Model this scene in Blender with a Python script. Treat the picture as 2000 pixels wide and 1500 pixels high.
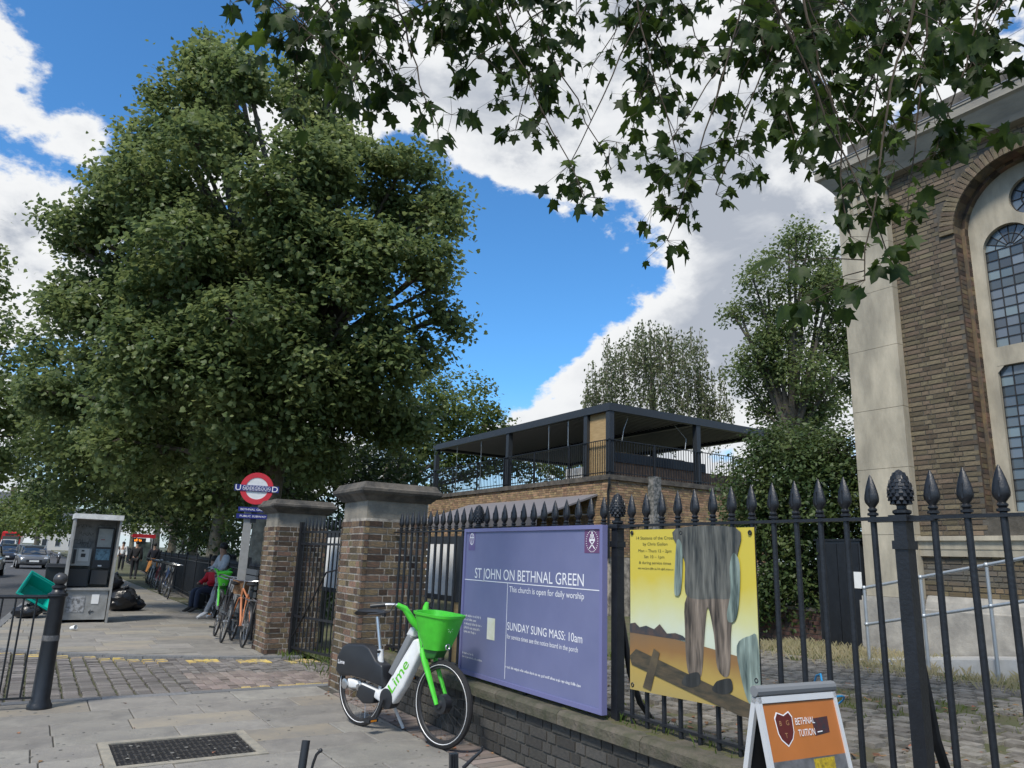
import bpy, bmesh, math, random
import numpy as np
from mathutils import Vector, Matrix
random.seed(7); rng = np.random.default_rng(7)
R_ = math.radians
scene = bpy.context.scene
for o in list(bpy.data.objects): bpy.data.objects.remove(o)
COL = scene.collection

# ------------------------------------------------------------------ camera
CAMPOS = Vector((0, 0, 1.5))
F = 1440.0
AX = np.array([[0.8434, -0.1509, 0.5157], [-0.5363, -0.1774, 0.8252], [0.0330, 0.9725, 0.2305]])
def _orth():
    y = np.array([-937.0, -310.0, F]); y /= np.linalg.norm(y)
    D = (F * F - 937.0 * 205.0) / 310.0
    u = np.array([205.0, D, F]); u /= np.linalg.norm(u)
    x = np.cross(u, y); x = x if x[0] > 0 else -x
    return np.stack([x, y, u])
AX = _orth()
cd = bpy.data.cameras.new('camera'); cam = bpy.data.objects.new('camera', cd); COL.objects.link(cam)
cd.sensor_width = 36.0; cd.lens = 36.0 * F / 2000.0; cd.clip_start = 0.05; cd.clip_end = 6000
M = Matrix.Identity(4)
for i in range(3):
    M[i][0] = AX[i][0]; M[i][1] = AX[i][1]; M[i][2] = -AX[i][2]; M[i][3] = CAMPOS[i]
cam.matrix_world = M
scene.camera = cam
def at(px, py, d):
    "world point seen at photo pixel (px,py), d metres deep"
    c = AX @ np.array([px - 1000.0, 750.0 - py, F]) / F * d
    return Vector((c[0], c[1], c[2] + 1.5))

# ------------------------------------------------------------------ light
scene.view_settings.view_transform = 'Standard'
scene.view_settings.look = 'None'
scene.view_settings.exposure = 0.45
scene.view_settings.gamma = 1.0
SUN_EL, SUN_AZ = R_(52), R_(238)      # azimuth clockwise from +Y
sdir = Vector((math.sin(SUN_AZ) * math.cos(SUN_EL), math.cos(SUN_AZ) * math.cos(SUN_EL), math.sin(SUN_EL)))
sl = bpy.data.lights.new('sun', 'SUN'); sl.energy = 3.0; sl.angle = R_(12); sl.color = (1, .93, .82)
so = bpy.data.objects.new('sun', sl); COL.objects.link(so)
so.rotation_euler = (-sdir).to_track_quat('-Z', 'Y').to_euler(); so.location = (0, 0, 60)

world = bpy.data.worlds.new('World'); scene.world = world; world.use_nodes = True
def build_sky():
    nt = world.node_tree; N = nt.nodes; L = nt.links
    for n in list(N): N.remove(n)
    out = N.new('ShaderNodeOutputWorld'); bg = N.new('ShaderNodeBackground'); bg.inputs[1].default_value = 0.1
    sky = N.new('ShaderNodeTexSky'); sky.sky_type = 'NISHITA'; sky.sun_disc = False
    sky.sun_elevation = SUN_EL; sky.sun_rotation = SUN_AZ; sky.air_density = 1.0; sky.dust_density = .3; sky.ozone_density = 3.0
    tc = N.new('ShaderNodeTexCoord')
    def math_(op, a, b=None, clamp=False):
        n = N.new('ShaderNodeMath'); n.operation = op; n.use_clamp = clamp
        for i, v in enumerate((a, b)):
            if v is None: continue
            if isinstance(v, (int, float)): n.inputs[i].default_value = v
            else: L.new(v, n.inputs[i])
        return n.outputs[0]
    def maprange(v, a, b, c, d, smooth=True):
        n = N.new('ShaderNodeMapRange'); n.interpolation_type = 'SMOOTHSTEP' if smooth else 'LINEAR'
        L.new(v, n.inputs[0])
        for i, q in enumerate((a, b, c, d)): n.inputs[i + 1].default_value = q
        return n.outputs[0]
    vec = tc.outputs['Generated']
    def noise(scale, detail, rough, dist=0.0, off=(0, 0, 0)):
        mp = N.new('ShaderNodeMapping'); L.new(vec, mp.inputs[0]); mp.inputs['Location'].default_value = off
        mp.inputs['Scale'].default_value = (1, 1, 1.55)
        n = N.new('ShaderNodeTexNoise'); n.inputs['Scale'].default_value = scale; n.inputs['Detail'].default_value = detail
        n.inputs['Roughness'].default_value = rough; n.inputs['Distortion'].default_value = dist
        L.new(mp.outputs[0], n.inputs[0]); return n.outputs[0]
    n1 = noise(3.9, 10, .6, .2, (3.1, .4, 1.7))
    n2 = noise(9.0, 6, .6, .0, (1, 2, 3))
    n4 = noise(26.0, 5, .6, .0, (4, 2, 1))
    dens = math_('ADD', math_('ADD', math_('MULTIPLY', math_('SUBTRACT', n1, .5), 1.25), math_('MULTIPLY', math_('SUBTRACT', n2, .5), .85)), math_('MULTIPLY', math_('SUBTRACT', n4, .5), .40))
    # big cloud banks and clear gaps of that day, as directions
    banks = [((1130, 300), 13, .20), ((1010, 330), 8, .12), ((1350, 330), 9, .12), ((1400, 640), 11, .22), ((1180, 680), 9, .20), ((1020, 760), 6, .18), ((1600, 560), 9, .16),
             ((1800, 120), 17, .16), ((1500, 60), 12, .12), ((60, 90), 6, .20), ((130, 300), 6, .2), ((50, 420), 7, .14), ((30, 600), 8, .16), ((600, 90), 7, .17), ((760, 40), 8, .1),
             ((260, 110), 6, -.3), ((300, 20), 8, -.30), ((40, 250), 3, -.2), ((220, 420), 4, -.2), ((960, 590), 8, -.42), ((880, 660), 6, -.3), ((845, 330), 4, -.3), ((1110, 530), 6, -.34), ((1230, 505), 5, -.28), ((1010, 640), 5, -.25), ((880, 480), 4.5, -.2), ((700, 330), 6, -.2), ((480, 40), 4, -.15), ((1300, 515), 3, -.15)]
    for (p, rad, w) in banks:
        d = at(p[0], p[1], 1.0) - CAMPOS; d.normalize()
        vm = N.new('ShaderNodeVectorMath'); vm.operation = 'DOT_PRODUCT'; L.new(vec, vm.inputs[0]); vm.inputs[1].default_value = d
        dens = math_('ADD', dens, maprange(vm.outputs['Value'], math.cos(R_(rad * 1.35)), math.cos(R_(rad * .25)), 0, w))
    mask = maprange(dens, -.03, .12, 0, 1)
    thick = maprange(dens, .12, .55, 0, 1)
    n3 = noise(6.0, 6, .55, .3, (7, 1, 2))
    shade = math_('MULTIPLY', thick, maprange(n3, .32, .68, .25, 1.15), True)
    ramp = N.new('ShaderNodeValToRGB'); L.new(shade, ramp.inputs[0])
    ramp.color_ramp.elements[0].color = (6.7, 6.8, 6.9, 1); ramp.color_ramp.elements[1].color = (3.3, 3.6, 4.15, 1)
    e = ramp.color_ramp.elements.new(.35); e.color = (6.0, 6.15, 6.35, 1)
    tint = N.new('ShaderNodeMix'); tint.data_type = 'RGBA'; tint.blend_type = 'MULTIPLY'; tint.inputs[0].default_value = 1
    L.new(sky.outputs[0], tint.inputs[6]); tint.inputs[7].default_value = (.62, 1.16, 1.5, 1)
    mx = N.new('ShaderNodeMix'); mx.data_type = 'RGBA'
    L.new(mask, mx.inputs[0]); L.new(tint.outputs[2], mx.inputs[6]); L.new(ramp.outputs[0], mx.inputs[7])
    sx = N.new('ShaderNodeSeparateXYZ'); L.new(vec, sx.inputs[0])
    hz = N.new('ShaderNodeMix'); hz.data_type = 'RGBA'; L.new(maprange(sx.outputs[2], -.02, .24, .85, 0), hz.inputs[0]); L.new(mx.outputs[2], hz.inputs[6]); hz.inputs[7].default_value = (5.2, 5.6, 6.0, 1)
    L.new(hz.outputs[2], bg.inputs[0]); L.new(bg.outputs[0], out.inputs[0])
build_sky()

# ------------------------------------------------------------------ materials
MATS = {}
def mat(name, col, rough=.6, metal=0.0, var=.0, vscale=6.0, col2=None, bump=0.0, bscale=40.0, rnd=0.0, spec=.5, coat=0.0, detail=5, spread=.5, coord='Object', stretch=None):
    if name in MATS: return MATS[name]
    m = bpy.data.materials.new(name); m.use_nodes = True; nt = m.node_tree; N = nt.nodes; L = nt.links
    p = N['Principled BSDF']; p.inputs['Roughness'].default_value = rough; p.inputs['Metallic'].default_value = metal
    p.inputs['Specular IOR Level'].default_value = spec; p.inputs['Coat Weight'].default_value = coat
    tc = N.new('ShaderNodeTexCoord')
    src = tc.outputs[coord]
    if stretch:
        mp = N.new('ShaderNodeMapping'); L.new(src, mp.inputs[0]); mp.inputs['Scale'].default_value = stretch; src = mp.outputs[0]
    c = N.new('ShaderNodeRGB'); c.outputs[0].default_value = (*col, 1); cur = c.outputs[0]
    if col2 is not None:
        n = N.new('ShaderNodeTexNoise'); L.new(src, n.inputs[0]); n.inputs['Scale'].default_value = vscale; n.inputs['Detail'].default_value = detail; n.inputs['Roughness'].default_value = .65
        mr = N.new('ShaderNodeMapRange'); L.new(n.outputs[0], mr.inputs[0]); mr.inputs[1].default_value = .5 - spread * .3; mr.inputs[2].default_value = .5 + spread * .3
        mx = N.new('ShaderNodeMix'); mx.data_type = 'RGBA'; L.new(mr.outputs[0], mx.inputs[0]); L.new(cur, mx.inputs[6]); mx.inputs[7].default_value = (*col2, 1); cur = mx.outputs[2]
    if var or rnd:
        hs = N.new('ShaderNodeHueSaturation'); L.new(cur, hs.inputs['Color'])
        val = None
        if var:
            n = N.new('ShaderNodeTexNoise'); L.new(src, n.inputs[0]); n.inputs['Scale'].default_value = vscale * 1.7; n.inputs['Detail'].default_value = 6
            mr = N.new('ShaderNodeMapRange'); L.new(n.outputs[0], mr.inputs[0]); mr.inputs[1].default_value = .25; mr.inputs[2].default_value = .75
            mr.inputs[3].default_value = 1 - var; mr.inputs[4].default_value = 1 + var; val = mr.outputs[0]
        if rnd:
            oi = N.new('ShaderNodeObjectInfo'); ge = N.new('ShaderNodeNewGeometry')
            ad = N.new('ShaderNodeMath'); ad.operation = 'ADD'; L.new(oi.outputs['Random'], ad.inputs[0]); L.new(ge.outputs['Random Per Island'], ad.inputs[1])
            fr = N.new('ShaderNodeMath'); fr.operation = 'FRACT'; L.new(ad.outputs[0], fr.inputs[0])
            mr = N.new('ShaderNodeMapRange'); L.new(fr.outputs[0], mr.inputs[0]); mr.inputs[3].default_value = 1 - rnd; mr.inputs[4].default_value = 1 + rnd
            if val is None: val = mr.outputs[0]
            else:
                mu = N.new('ShaderNodeMath'); mu.operation = 'MULTIPLY'; L.new(val, mu.inputs[0]); L.new(mr.outputs[0], mu.inputs[1]); val = mu.outputs[0]
            f2 = N.new('ShaderNodeMath'); f2.operation = 'MULTIPLY'; L.new(fr.outputs[0], f2.inputs[0]); f2.inputs[1].default_value = 7.31
            f3 = N.new('ShaderNodeMath'); f3.operation = 'FRACT'; L.new(f2.outputs[0], f3.inputs[0])
            mh = N.new('ShaderNodeMapRange'); L.new(f3.outputs[0], mh.inputs[0]); mh.inputs[3].default_value = .5 - rnd * .05; mh.inputs[4].default_value = .5 + rnd * .05; L.new(mh.outputs[0], hs.inputs['Hue'])
        L.new(val, hs.inputs['Value']); cur = hs.outputs[0]
    L.new(cur, p.inputs['Base Color'])
    if bump:
        n = N.new('ShaderNodeTexNoise'); L.new(src, n.inputs[0]); n.inputs['Scale'].default_value = bscale; n.inputs['Detail'].default_value = 8; n.inputs['Roughness'].default_value = .6
        b = N.new('ShaderNodeBump'); b.inputs['Strength'].default_value = bump; b.inputs['Distance'].default_value = .02
        L.new(n.outputs[0], b.inputs['Height']); L.new(b.outputs[0], p.inputs['Normal'])
    MATS[name] = m; return m
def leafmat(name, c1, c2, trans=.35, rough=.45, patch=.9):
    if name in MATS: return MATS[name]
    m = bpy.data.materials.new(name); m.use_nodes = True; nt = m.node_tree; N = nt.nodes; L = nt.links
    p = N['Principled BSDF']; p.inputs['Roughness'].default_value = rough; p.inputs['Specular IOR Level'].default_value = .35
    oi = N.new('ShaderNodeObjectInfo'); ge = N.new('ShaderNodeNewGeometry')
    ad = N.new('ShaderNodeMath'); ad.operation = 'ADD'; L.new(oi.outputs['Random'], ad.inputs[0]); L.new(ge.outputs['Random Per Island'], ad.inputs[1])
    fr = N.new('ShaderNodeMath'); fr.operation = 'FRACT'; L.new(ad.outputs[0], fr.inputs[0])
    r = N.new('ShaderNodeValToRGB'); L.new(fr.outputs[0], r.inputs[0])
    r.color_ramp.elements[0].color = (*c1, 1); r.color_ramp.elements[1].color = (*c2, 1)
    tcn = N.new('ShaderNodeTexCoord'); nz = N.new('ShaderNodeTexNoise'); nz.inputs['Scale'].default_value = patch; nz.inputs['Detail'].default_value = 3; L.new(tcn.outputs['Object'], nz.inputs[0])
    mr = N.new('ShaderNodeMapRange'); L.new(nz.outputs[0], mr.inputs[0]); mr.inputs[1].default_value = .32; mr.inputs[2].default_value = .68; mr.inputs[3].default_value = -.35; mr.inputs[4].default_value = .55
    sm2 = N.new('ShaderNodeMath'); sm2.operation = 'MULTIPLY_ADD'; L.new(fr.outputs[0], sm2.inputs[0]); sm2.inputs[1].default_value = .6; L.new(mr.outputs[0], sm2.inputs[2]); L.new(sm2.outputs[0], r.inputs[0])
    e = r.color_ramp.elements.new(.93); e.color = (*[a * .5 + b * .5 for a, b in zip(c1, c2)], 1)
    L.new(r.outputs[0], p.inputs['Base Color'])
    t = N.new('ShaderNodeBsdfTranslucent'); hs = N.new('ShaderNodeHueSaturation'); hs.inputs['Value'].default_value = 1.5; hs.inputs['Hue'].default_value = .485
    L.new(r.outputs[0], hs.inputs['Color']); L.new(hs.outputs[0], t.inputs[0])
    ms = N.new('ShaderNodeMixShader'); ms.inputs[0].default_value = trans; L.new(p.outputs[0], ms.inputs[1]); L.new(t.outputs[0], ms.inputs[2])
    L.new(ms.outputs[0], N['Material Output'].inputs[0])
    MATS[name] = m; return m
def glassmat(name, col=(.12, .16, .2), rough=.08):
    return mat(name, col, rough, 0, spec=.8, rnd=.65)

black_iron = mat('black_iron', (.012, .014, .018), .38, var=.3, vscale=9, bump=.15, bscale=60)
iron_worn = mat('iron_worn', (.018, .02, .023), .5, col2=(.05, .04, .03), vscale=25, spread=.35, bump=.2)
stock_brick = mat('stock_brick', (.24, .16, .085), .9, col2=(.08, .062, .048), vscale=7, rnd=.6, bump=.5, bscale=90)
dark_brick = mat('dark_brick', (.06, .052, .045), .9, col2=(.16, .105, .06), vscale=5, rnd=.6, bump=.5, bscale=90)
wall_brick = mat('wall_brick', (.045, .045, .043), .85, col2=(.085, .08, .07), vscale=6, rnd=.35, bump=.5, bscale=80)
yellow_brick = mat('yellow_brick', (.38, .26, .15), .9, col2=(.24, .16, .095), vscale=5, rnd=.35, bump=.4, bscale=90)
church_brick = mat('church_brick', (.18, .14, .09), .92, col2=(.105, .086, .06), vscale=2.5, rnd=.35, bump=.5, bscale=90, coord='Generated')
mortar = mat('mortar', (.44, .40, .34), .95, col2=(.12, .11, .1), vscale=6, bump=.4)
mortar_dark = mat('mortar_dark', (.06, .055, .045), .95, col2=(.11, .1, .085), vscale=6, bump=.4)
portland = mat('portland_stone', (.45, .405, .315), .85, col2=(.29, .265, .21), vscale=2.6, var=.2, bump=.25, bscale=30, stretch=(1, 1, .35))
portland_dark = mat('weathered_stone', (.135, .12, .10), .9, col2=(.045, .043, .04), vscale=4, var=.2, bump=.5, bscale=30)
plinth_stone = mat('plinth_stone', (.38, .36, .32), .88, col2=(.24, .23, .21), vscale=3, var=.15, bump=.3, bscale=30)
slab_m = mat('york_slab', (.27, .255, .225), .85, col2=(.19, .18, .165), vscale=3.5, rnd=.15, var=.12, bump=.35, bscale=60)
slab_tan = mat('york_slab_tan', (.30, .265, .205), .85, col2=(.22, .205, .18), vscale=2.5, rnd=.12, bump=.25, bscale=70)
kerb_m = mat('granite_kerb', (.2, .2, .2), .8, col2=(.12, .125, .13), vscale=30, rnd=.15, bump=.2)
sett_m = mat('granite_sett', (.21, .19, .17), .85, col2=(.14, .13, .125), vscale=12, rnd=.3, bump=.6, bscale=60)
sett_yel = mat('painted_sett', (.23, .2, .17), .85, col2=(.62, .45, .12), vscale=9, rnd=.15, spread=.25, bump=.5, bscale=60)
block_m = mat('block_paver', (.24, .19, .165), .88, col2=(.19, .165, .15), vscale=6, rnd=.28, bump=.4)
joint_m = mat('joint_soil', (.085, .075, .05), .95, col2=(.06, .075, .03), vscale=4, bump=.5)
asphalt = mat('asphalt', (.065, .066, .07), .85, col2=(.05, .05, .052), vscale=1.2, var=.1, bump=.3, bscale=150)
white_paint = mat('road_paint', (.7, .7, .68), .7, col2=(.4, .4, .4), vscale=6, spread=.3)
earth = mat('earth', (.11, .095, .06), .95, col2=(.07, .085, .03), vscale=1.3, var=.2, bump=.6, bscale=20)
moss = mat('moss_soil', (.09, .075, .045), .95, col2=(.075, .085, .025), vscale=9, bump=.8, bscale=40)
bark = mat('bark', (.13, .115, .09), .95, col2=(.24, .22, .17), vscale=6, var=.2, bump=.7, bscale=18)
limb_m = mat('limb_bark', (.075, .066, .052), .95, col2=(.12, .105, .085), vscale=6)
twig_m = mat('twig', (.06, .045, .03), .9)
white_plastic = mat('white_plastic', (.70, .71, .71), .38, var=.09, vscale=8)
lime_green = mat('lime_green', (.07, .56, .035), .42, var=.12, vscale=9)
lime_text = mat('lime_print', (.12, .5, .03), .4)
tyre_m = mat('tyre', (.017, .017, .018), .8, bump=.2, bscale=120)
rim_m = mat('rim', (.03, .03, .032), .4)
reflect_m = mat('reflective_stripe', (.75, .75, .75), .35)
black_plastic = mat('black_plastic', (.02, .022, .026), .42, var=.15)
grey_plastic = mat('grey_plastic', (.2, .21, .22), .45)
steel = mat('steel', (.55, .56, .57), .3, .9)
galv = mat('galvanised', (.42, .45, .47), .45, .6, var=.1)
alu = mat('aluminium', (.74, .75, .76), .38, .35)
board_blue = mat('board_lavender', (.14, .155, .285), .5, col2=(.16, .175, .31), vscale=2, var=.04)
board_edge = mat('board_frame_lavender', (.16, .165, .33), .45)
white_print = mat('white_print', (.8, .8, .82), .55)
maroon = mat('maroon_print', (.13, .055, .14), .5)
anthracite = mat('anthracite_metal', (.028, .034, .042), .45, var=.12)
awning_m = mat('awning_fabric', (.17, .165, .18), .8, var=.1)
timber = mat('timber_panel', (.46, .33, .17), .7, col2=(.36, .25, .12), vscale=3, stretch=(1, 1, 8))
glass_m = glassmat('leaded_glass', (.11, .135, .155), .16)
lead_m = mat('lead_came', (.02, .02, .022), .6)
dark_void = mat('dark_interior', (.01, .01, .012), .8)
paper = mat('paper', (.75, .75, .73), .7, var=.05)
skin_m = mat('skin', (.32, .19, .13), .55)
hair_m = mat('hair', (.012, .01, .009), .6)
def cloth(name, c): return mat('cloth_' + name, c, .85, var=.15, vscale=12)

# ------------------------------------------------------------------ mesh helpers
class MB:
    def __init__(s): s.v = []; s.f = []; s.mi = []
    def add(s, vs, fs, mi=0):
        o = len(s.v); s.v += [tuple(v) for v in vs]; s.f += [tuple(i + o for i in f) for f in fs]; s.mi += [mi] * len(fs); return s
    def box(s, c, size, rot=None, mi=0, taper=1.0):
        x, y, z = [q / 2 for q in size]
        vs = [Vector((sx * x * (taper if sz > 0 else 1), sy * y * (taper if sz > 0 else 1), sz * z)) for sz in (-1, 1) for sy in (-1, 1) for sx in (-1, 1)]
        if rot is not None: vs = [rot @ v for v in vs]
        c = Vector(c)
        return s.add([v + c for v in vs], [(0, 2, 3, 1), (4, 5, 7, 6), (0, 1, 5, 4), (2, 6, 7, 3), (0, 4, 6, 2), (1, 3, 7, 5)], mi)
    def b2(s, lo, hi, mi=0):
        return s.box([(a + b) / 2 for a, b in zip(lo, hi)], [abs(b - a) for a, b in zip(lo, hi)], None, mi)
    def tube(s, pts, r, n=8, mi=0, cap=True, flat=1.0):
        pts = [Vector(p) for p in pts]; rs = r if isinstance(r, (list, tuple)) else [r] * len(pts)
        vs = []; fs = []; prev = None
        for i, p in enumerate(pts):
            d = (pts[min(i + 1, len(pts) - 1)] - pts[max(i - 1, 0)]).normalized()
            if prev is None:
                a = d.cross(Vector((0, 0, 1)));
                if a.length < .01: a = d.cross(Vector((1, 0, 0)))
            else: a = prev - d * prev.dot(d)
            a.normalize(); prev = a; b = d.cross(a)
            for k in range(n):
                t = 2 * math.pi * k / n; vs.append(p + (a * math.cos(t) + b * math.sin(t) * flat) * rs[i])
        for i in range(len(pts) - 1):
            for k in range(n):
                k2 = (k + 1) % n; fs.append((i * n + k, i * n + k2, (i + 1) * n + k2, (i + 1) * n + k))
        if cap: fs.append(tuple(range(n - 1, -1, -1))); fs.append(tuple(range((len(pts) - 1) * n, len(pts) * n)))
        return s.add(vs, fs, mi)
    def lathe(s, prof, n=12, o=(0, 0, 0), mi=0, axis='z', rot=None):
        vs = []; fs = []; o = Vector(o)
        for (r, z) in prof:
            for k in range(n):
                t = 2 * math.pi * k / n; v = Vector((r * math.cos(t), r * math.sin(t), z))
                if axis == 'y': v = Vector((v.x, v.z, v.y))
                if axis == 'x': v = Vector((v.z, v.x, v.y))
                if rot is not None: v = rot @ v
                vs.append(v + o)
        for i in range(len(prof) - 1):
            for k in range(n):
                k2 = (k + 1) % n; fs.append((i * n + k, i * n + k2, (i + 1) * n + k2, (i + 1) * n + k))
        fs.append(tuple(range(n - 1, -1, -1))); fs.append(tuple(range((len(prof) - 1) * n, len(prof) * n)))
        return s.add(vs, fs, mi)
    def prism(s, poly, d0, d1, fr, mi=0):
        "poly 2d, extruded from d0 to d1; fr(u,v,d)->xyz"
        n = len(poly)
        vs = [fr(u, v, d0) for u, v in poly] + [fr(u, v, d1) for u, v in poly]
        fs = [tuple(range(n - 1, -1, -1)), tuple(range(n, 2 * n))] + [(i, (i + 1) % n, n + (i + 1) % n, n + i) for i in range(n)]
        return s.add(vs, fs, mi)
    def sphere(s, c, r, seg=10, ring=6, sc=(1, 1, 1), mi=0):
        prof = [(max(.001, math.sin(math.pi * i / ring)) * 1.0, -math.cos(math.pi * i / ring)) for i in range(ring + 1)]
        vs0 = len(s.v); s.lathe(prof, seg, (0, 0, 0), mi)
        for i in range(vs0, len(s.v)):
            v = s.v[i]; s.v[i] = (c[0] + v[0] * r * sc[0], c[1] + v[1] * r * sc[1], c[2] + v[2] * r * sc[2])
        return s
    def torus(s, c, R, r, fr=None, n=36, m=8, mi=0):
        vs = []; fs = []
        for i in range(n):
            a = 2 * math.pi * i / n
            for j in range(m):
                b = 2 * math.pi * j / m; q = (R + r * math.cos(b))
                p = Vector((q * math.cos(a), r * math.sin(b), q * math.sin(a)))
                vs.append((fr @ p if fr is not None else p) + Vector(c))
        for i in range(n):
            for j in range(m):
                i2 = (i + 1) % n; j2 = (j + 1) % m; fs.append((i * m + j, i * m + j2, i2 * m + j2, i2 * m + j))
        return s.add(vs, fs, mi)
    def mesh(s, name, mats, smooth=False):
        me = bpy.data.meshes.new(name); me.from_pydata(s.v, [], s.f)
        for m in (mats if isinstance(mats, (list, tuple)) else [mats]): me.materials.append(m)
        if any(s.mi): me.polygons.foreach_set('material_index', s.mi)
        me.validate(); bm = bmesh.new(); bm.from_mesh(me); bmesh.ops.recalc_face_normals(bm, faces=bm.faces); bm.to_mesh(me); bm.free()
        if smooth:
            me.polygons.foreach_set('use_smooth', [True] * len(me.polygons))
            try: me.set_sharp_from_angle(angle=R_(38))
            except Exception: pass
        me.update(); return me
    def build(s, name, mats, parent=None, smooth=False, **kw):
        return link(name, s.mesh(name, mats, smooth), parent, **kw)
def link(name, me, parent=None, loc=None, rot=None, scale=None, **kw):
    o = bpy.data.objects.new(name, me); COL.objects.link(o)
    if parent is not None: o.parent = parent
    if loc is not None: o.location = loc
    if rot is not None: o.rotation_euler = rot
    if scale is not None: o.scale = scale
    for k, v in kw.items(): o[k] = v
    return o
def empty(name, loc, label, cat, group=None, rz=0.0, rot=None):
    o = bpy.data.objects.new(name, None); COL.objects.link(o); o.location = loc
    o.rotation_euler = rot if rot is not None else (0, 0, rz); o.empty_display_size = .1
    tag(o, label, cat, group); return o
def tag(o, label, cat, group=None):
    o['label'] = label; o['category'] = cat
    if group: o['group'] = group
    return o
def copy_tree(o, parent=None):
    c = o.copy(); COL.objects.link(c); c.parent = parent
    for ch in list(o.children): copy_tree(ch, c)
    return c
def text(s, fr, height, width=None, m=None, parent=None, name='lettering', align='LEFT', spacing=1.0, bold=0.0):
    "fr: Matrix 4x4, text runs along local x in plane xy; height = cap height"
    cu = bpy.data.curves.new('t', 'FONT'); cu.body = s; cu.size = 1.0; cu.space_character = spacing; cu.offset = bold; cu.resolution_u = 3; cu.fill_mode = 'FRONT'
    ob = bpy.data.objects.new('t', cu); COL.objects.link(ob)
    dg = bpy.context.evaluated_depsgraph_get(); me = bpy.data.meshes.new_from_object(ob.evaluated_get(dg)); bpy.data.objects.remove(ob)
    me.name = name
    n = len(me.vertices)
    if n == 0: return None
    co = np.empty(n * 3); me.vertices.foreach_get('co', co); co = co.reshape(-1, 3)
    co[:, 0] -= co[:, 0].min(); w = co[:, 0].max(); sy = height / .70
    sx = (width / w) if width else sy
    co[:, 0] *= sx; co[:, 1] *= sy
    W = co[:, 0].max()
    if align == 'CENTER': co[:, 0] -= W / 2
    if align == 'RIGHT': co[:, 0] -= W
    me.vertices.foreach_set('co', co.reshape(-1)); me.materials.clear(); me.materials.append(m or white_print); me.update()
    o = link(name, me, parent); o.matrix_local = fr; return o
def small_print(lines, fr, m, parent, seed=1):
    "unreadable small print: lines = (x, y, width, height); uneven strokes grouped like words"
    rs = random.Random(seed); b = MB()
    for (x0, y0, w, h) in lines:
        x = x0
        while x < x0 + w:
            for k in range(rs.randint(2, 8)):
                sw = h * rs.uniform(.12, .3); hh = h * rs.choice((.62, .7, .66, 1.0)); lo = -h * .25 if rs.random() < .12 else 0
                if x + sw > x0 + w: break
                p = [(x, y0 + lo), (x + sw, y0 + lo), (x + sw, y0 + hh), (x, y0 + hh)]; b.add([fr @ Vector((*q, 0)) for q in p], [(0, 1, 2, 3)])
                if rs.random() < .6: yy = y0 + hh * rs.choice((.0, .4, .85)); p = [(x + sw, yy), (x + sw + h * .2, yy), (x + sw + h * .2, yy + h * .14), (x + sw, yy + h * .14)]; b.add([fr @ Vector((*q, 0)) for q in p], [(0, 1, 2, 3)])
                x += sw + h * rs.uniform(.18, .34)
            x += h * .5
    return b.build('small_print', m, parent, kind='stuff')
def frame(o, x, y, z=None):
    x = Vector(x).normalized(); y = Vector(y); y = (y - x * y.dot(x)).normalized(); z = x.cross(y)
    m = Matrix.Identity(4)
    for i in range(3): m[i][0] = x[i]; m[i][1] = y[i]; m[i][2] = z[i]; m[i][3] = o[i]
    return m
EXEC = None

# ================================================================== SETTING
def kerb_x(y): return -.3 + .0617 * (y - 18)
def park_x(y): return 3.5 + .062 * (y - 12.5)
def far_edge(x):
    P = [(-3, 15.6), (-1.0, 14.2), (-.16, 13.3), (.6, 12.62), (1.55, 12.0), (2.5, 11.6), (3.6, 11.3), (9, 11.3)]
    for (a, b), (c, d) in zip(P, P[1:]):
        if a <= x <= c: return b + (d - b) * (x - a) / (c - a)
    return P[0][1] if x < P[0][0] else P[-1][1]
def struct(mb, name, m, parent=None, smooth=False): return mb.build(name, m, parent, smooth, **({'kind': 'structure'} if parent is None else {}))

g = MB().add([(-2500, -600, -.17), (2500, -600, -.17), (2500, 4500, -.17), (-2500, 4500, -.17)], [(0, 1, 2, 3)])
struct(g, 'ground', mat('far_ground', (.09, .09, .075), .95, col2=(.05, .07, .03), vscale=.02))
# road
mb = MB(); ys = list(range(-8, 60, 4)) + list(range(60, 460, 20))
for a, b in zip(ys, ys[1:]):
    mb.add([(kerb_x(a) - 11.5, a, -.12), (kerb_x(a) + .3, a, -.12), (kerb_x(b) + .3, b, -.12), (kerb_x(b) - 11.5, b, -.12)], [(0, 1, 2, 3)])
road = struct(mb, 'road', asphalt)
dash = MB().b2((-.06, 0, -.116), (.06, 2.2, -.1145)).mesh('lane_dash', white_paint)
for i, y in enumerate(range(14, 150, 6)):
    o = link('lane_dash', dash, road, (kerb_x(y) - 3.4, y, 0), (0, 0, -.0617))
mb = MB()
for a, b in zip(ys, ys[1:]):
    mb.b2((kerb_x(a) - 17.5, a, -.16), (kerb_x(a) - 11.45, b, .0))
struct(mb, 'opposite_pavement', slab_m)

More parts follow.
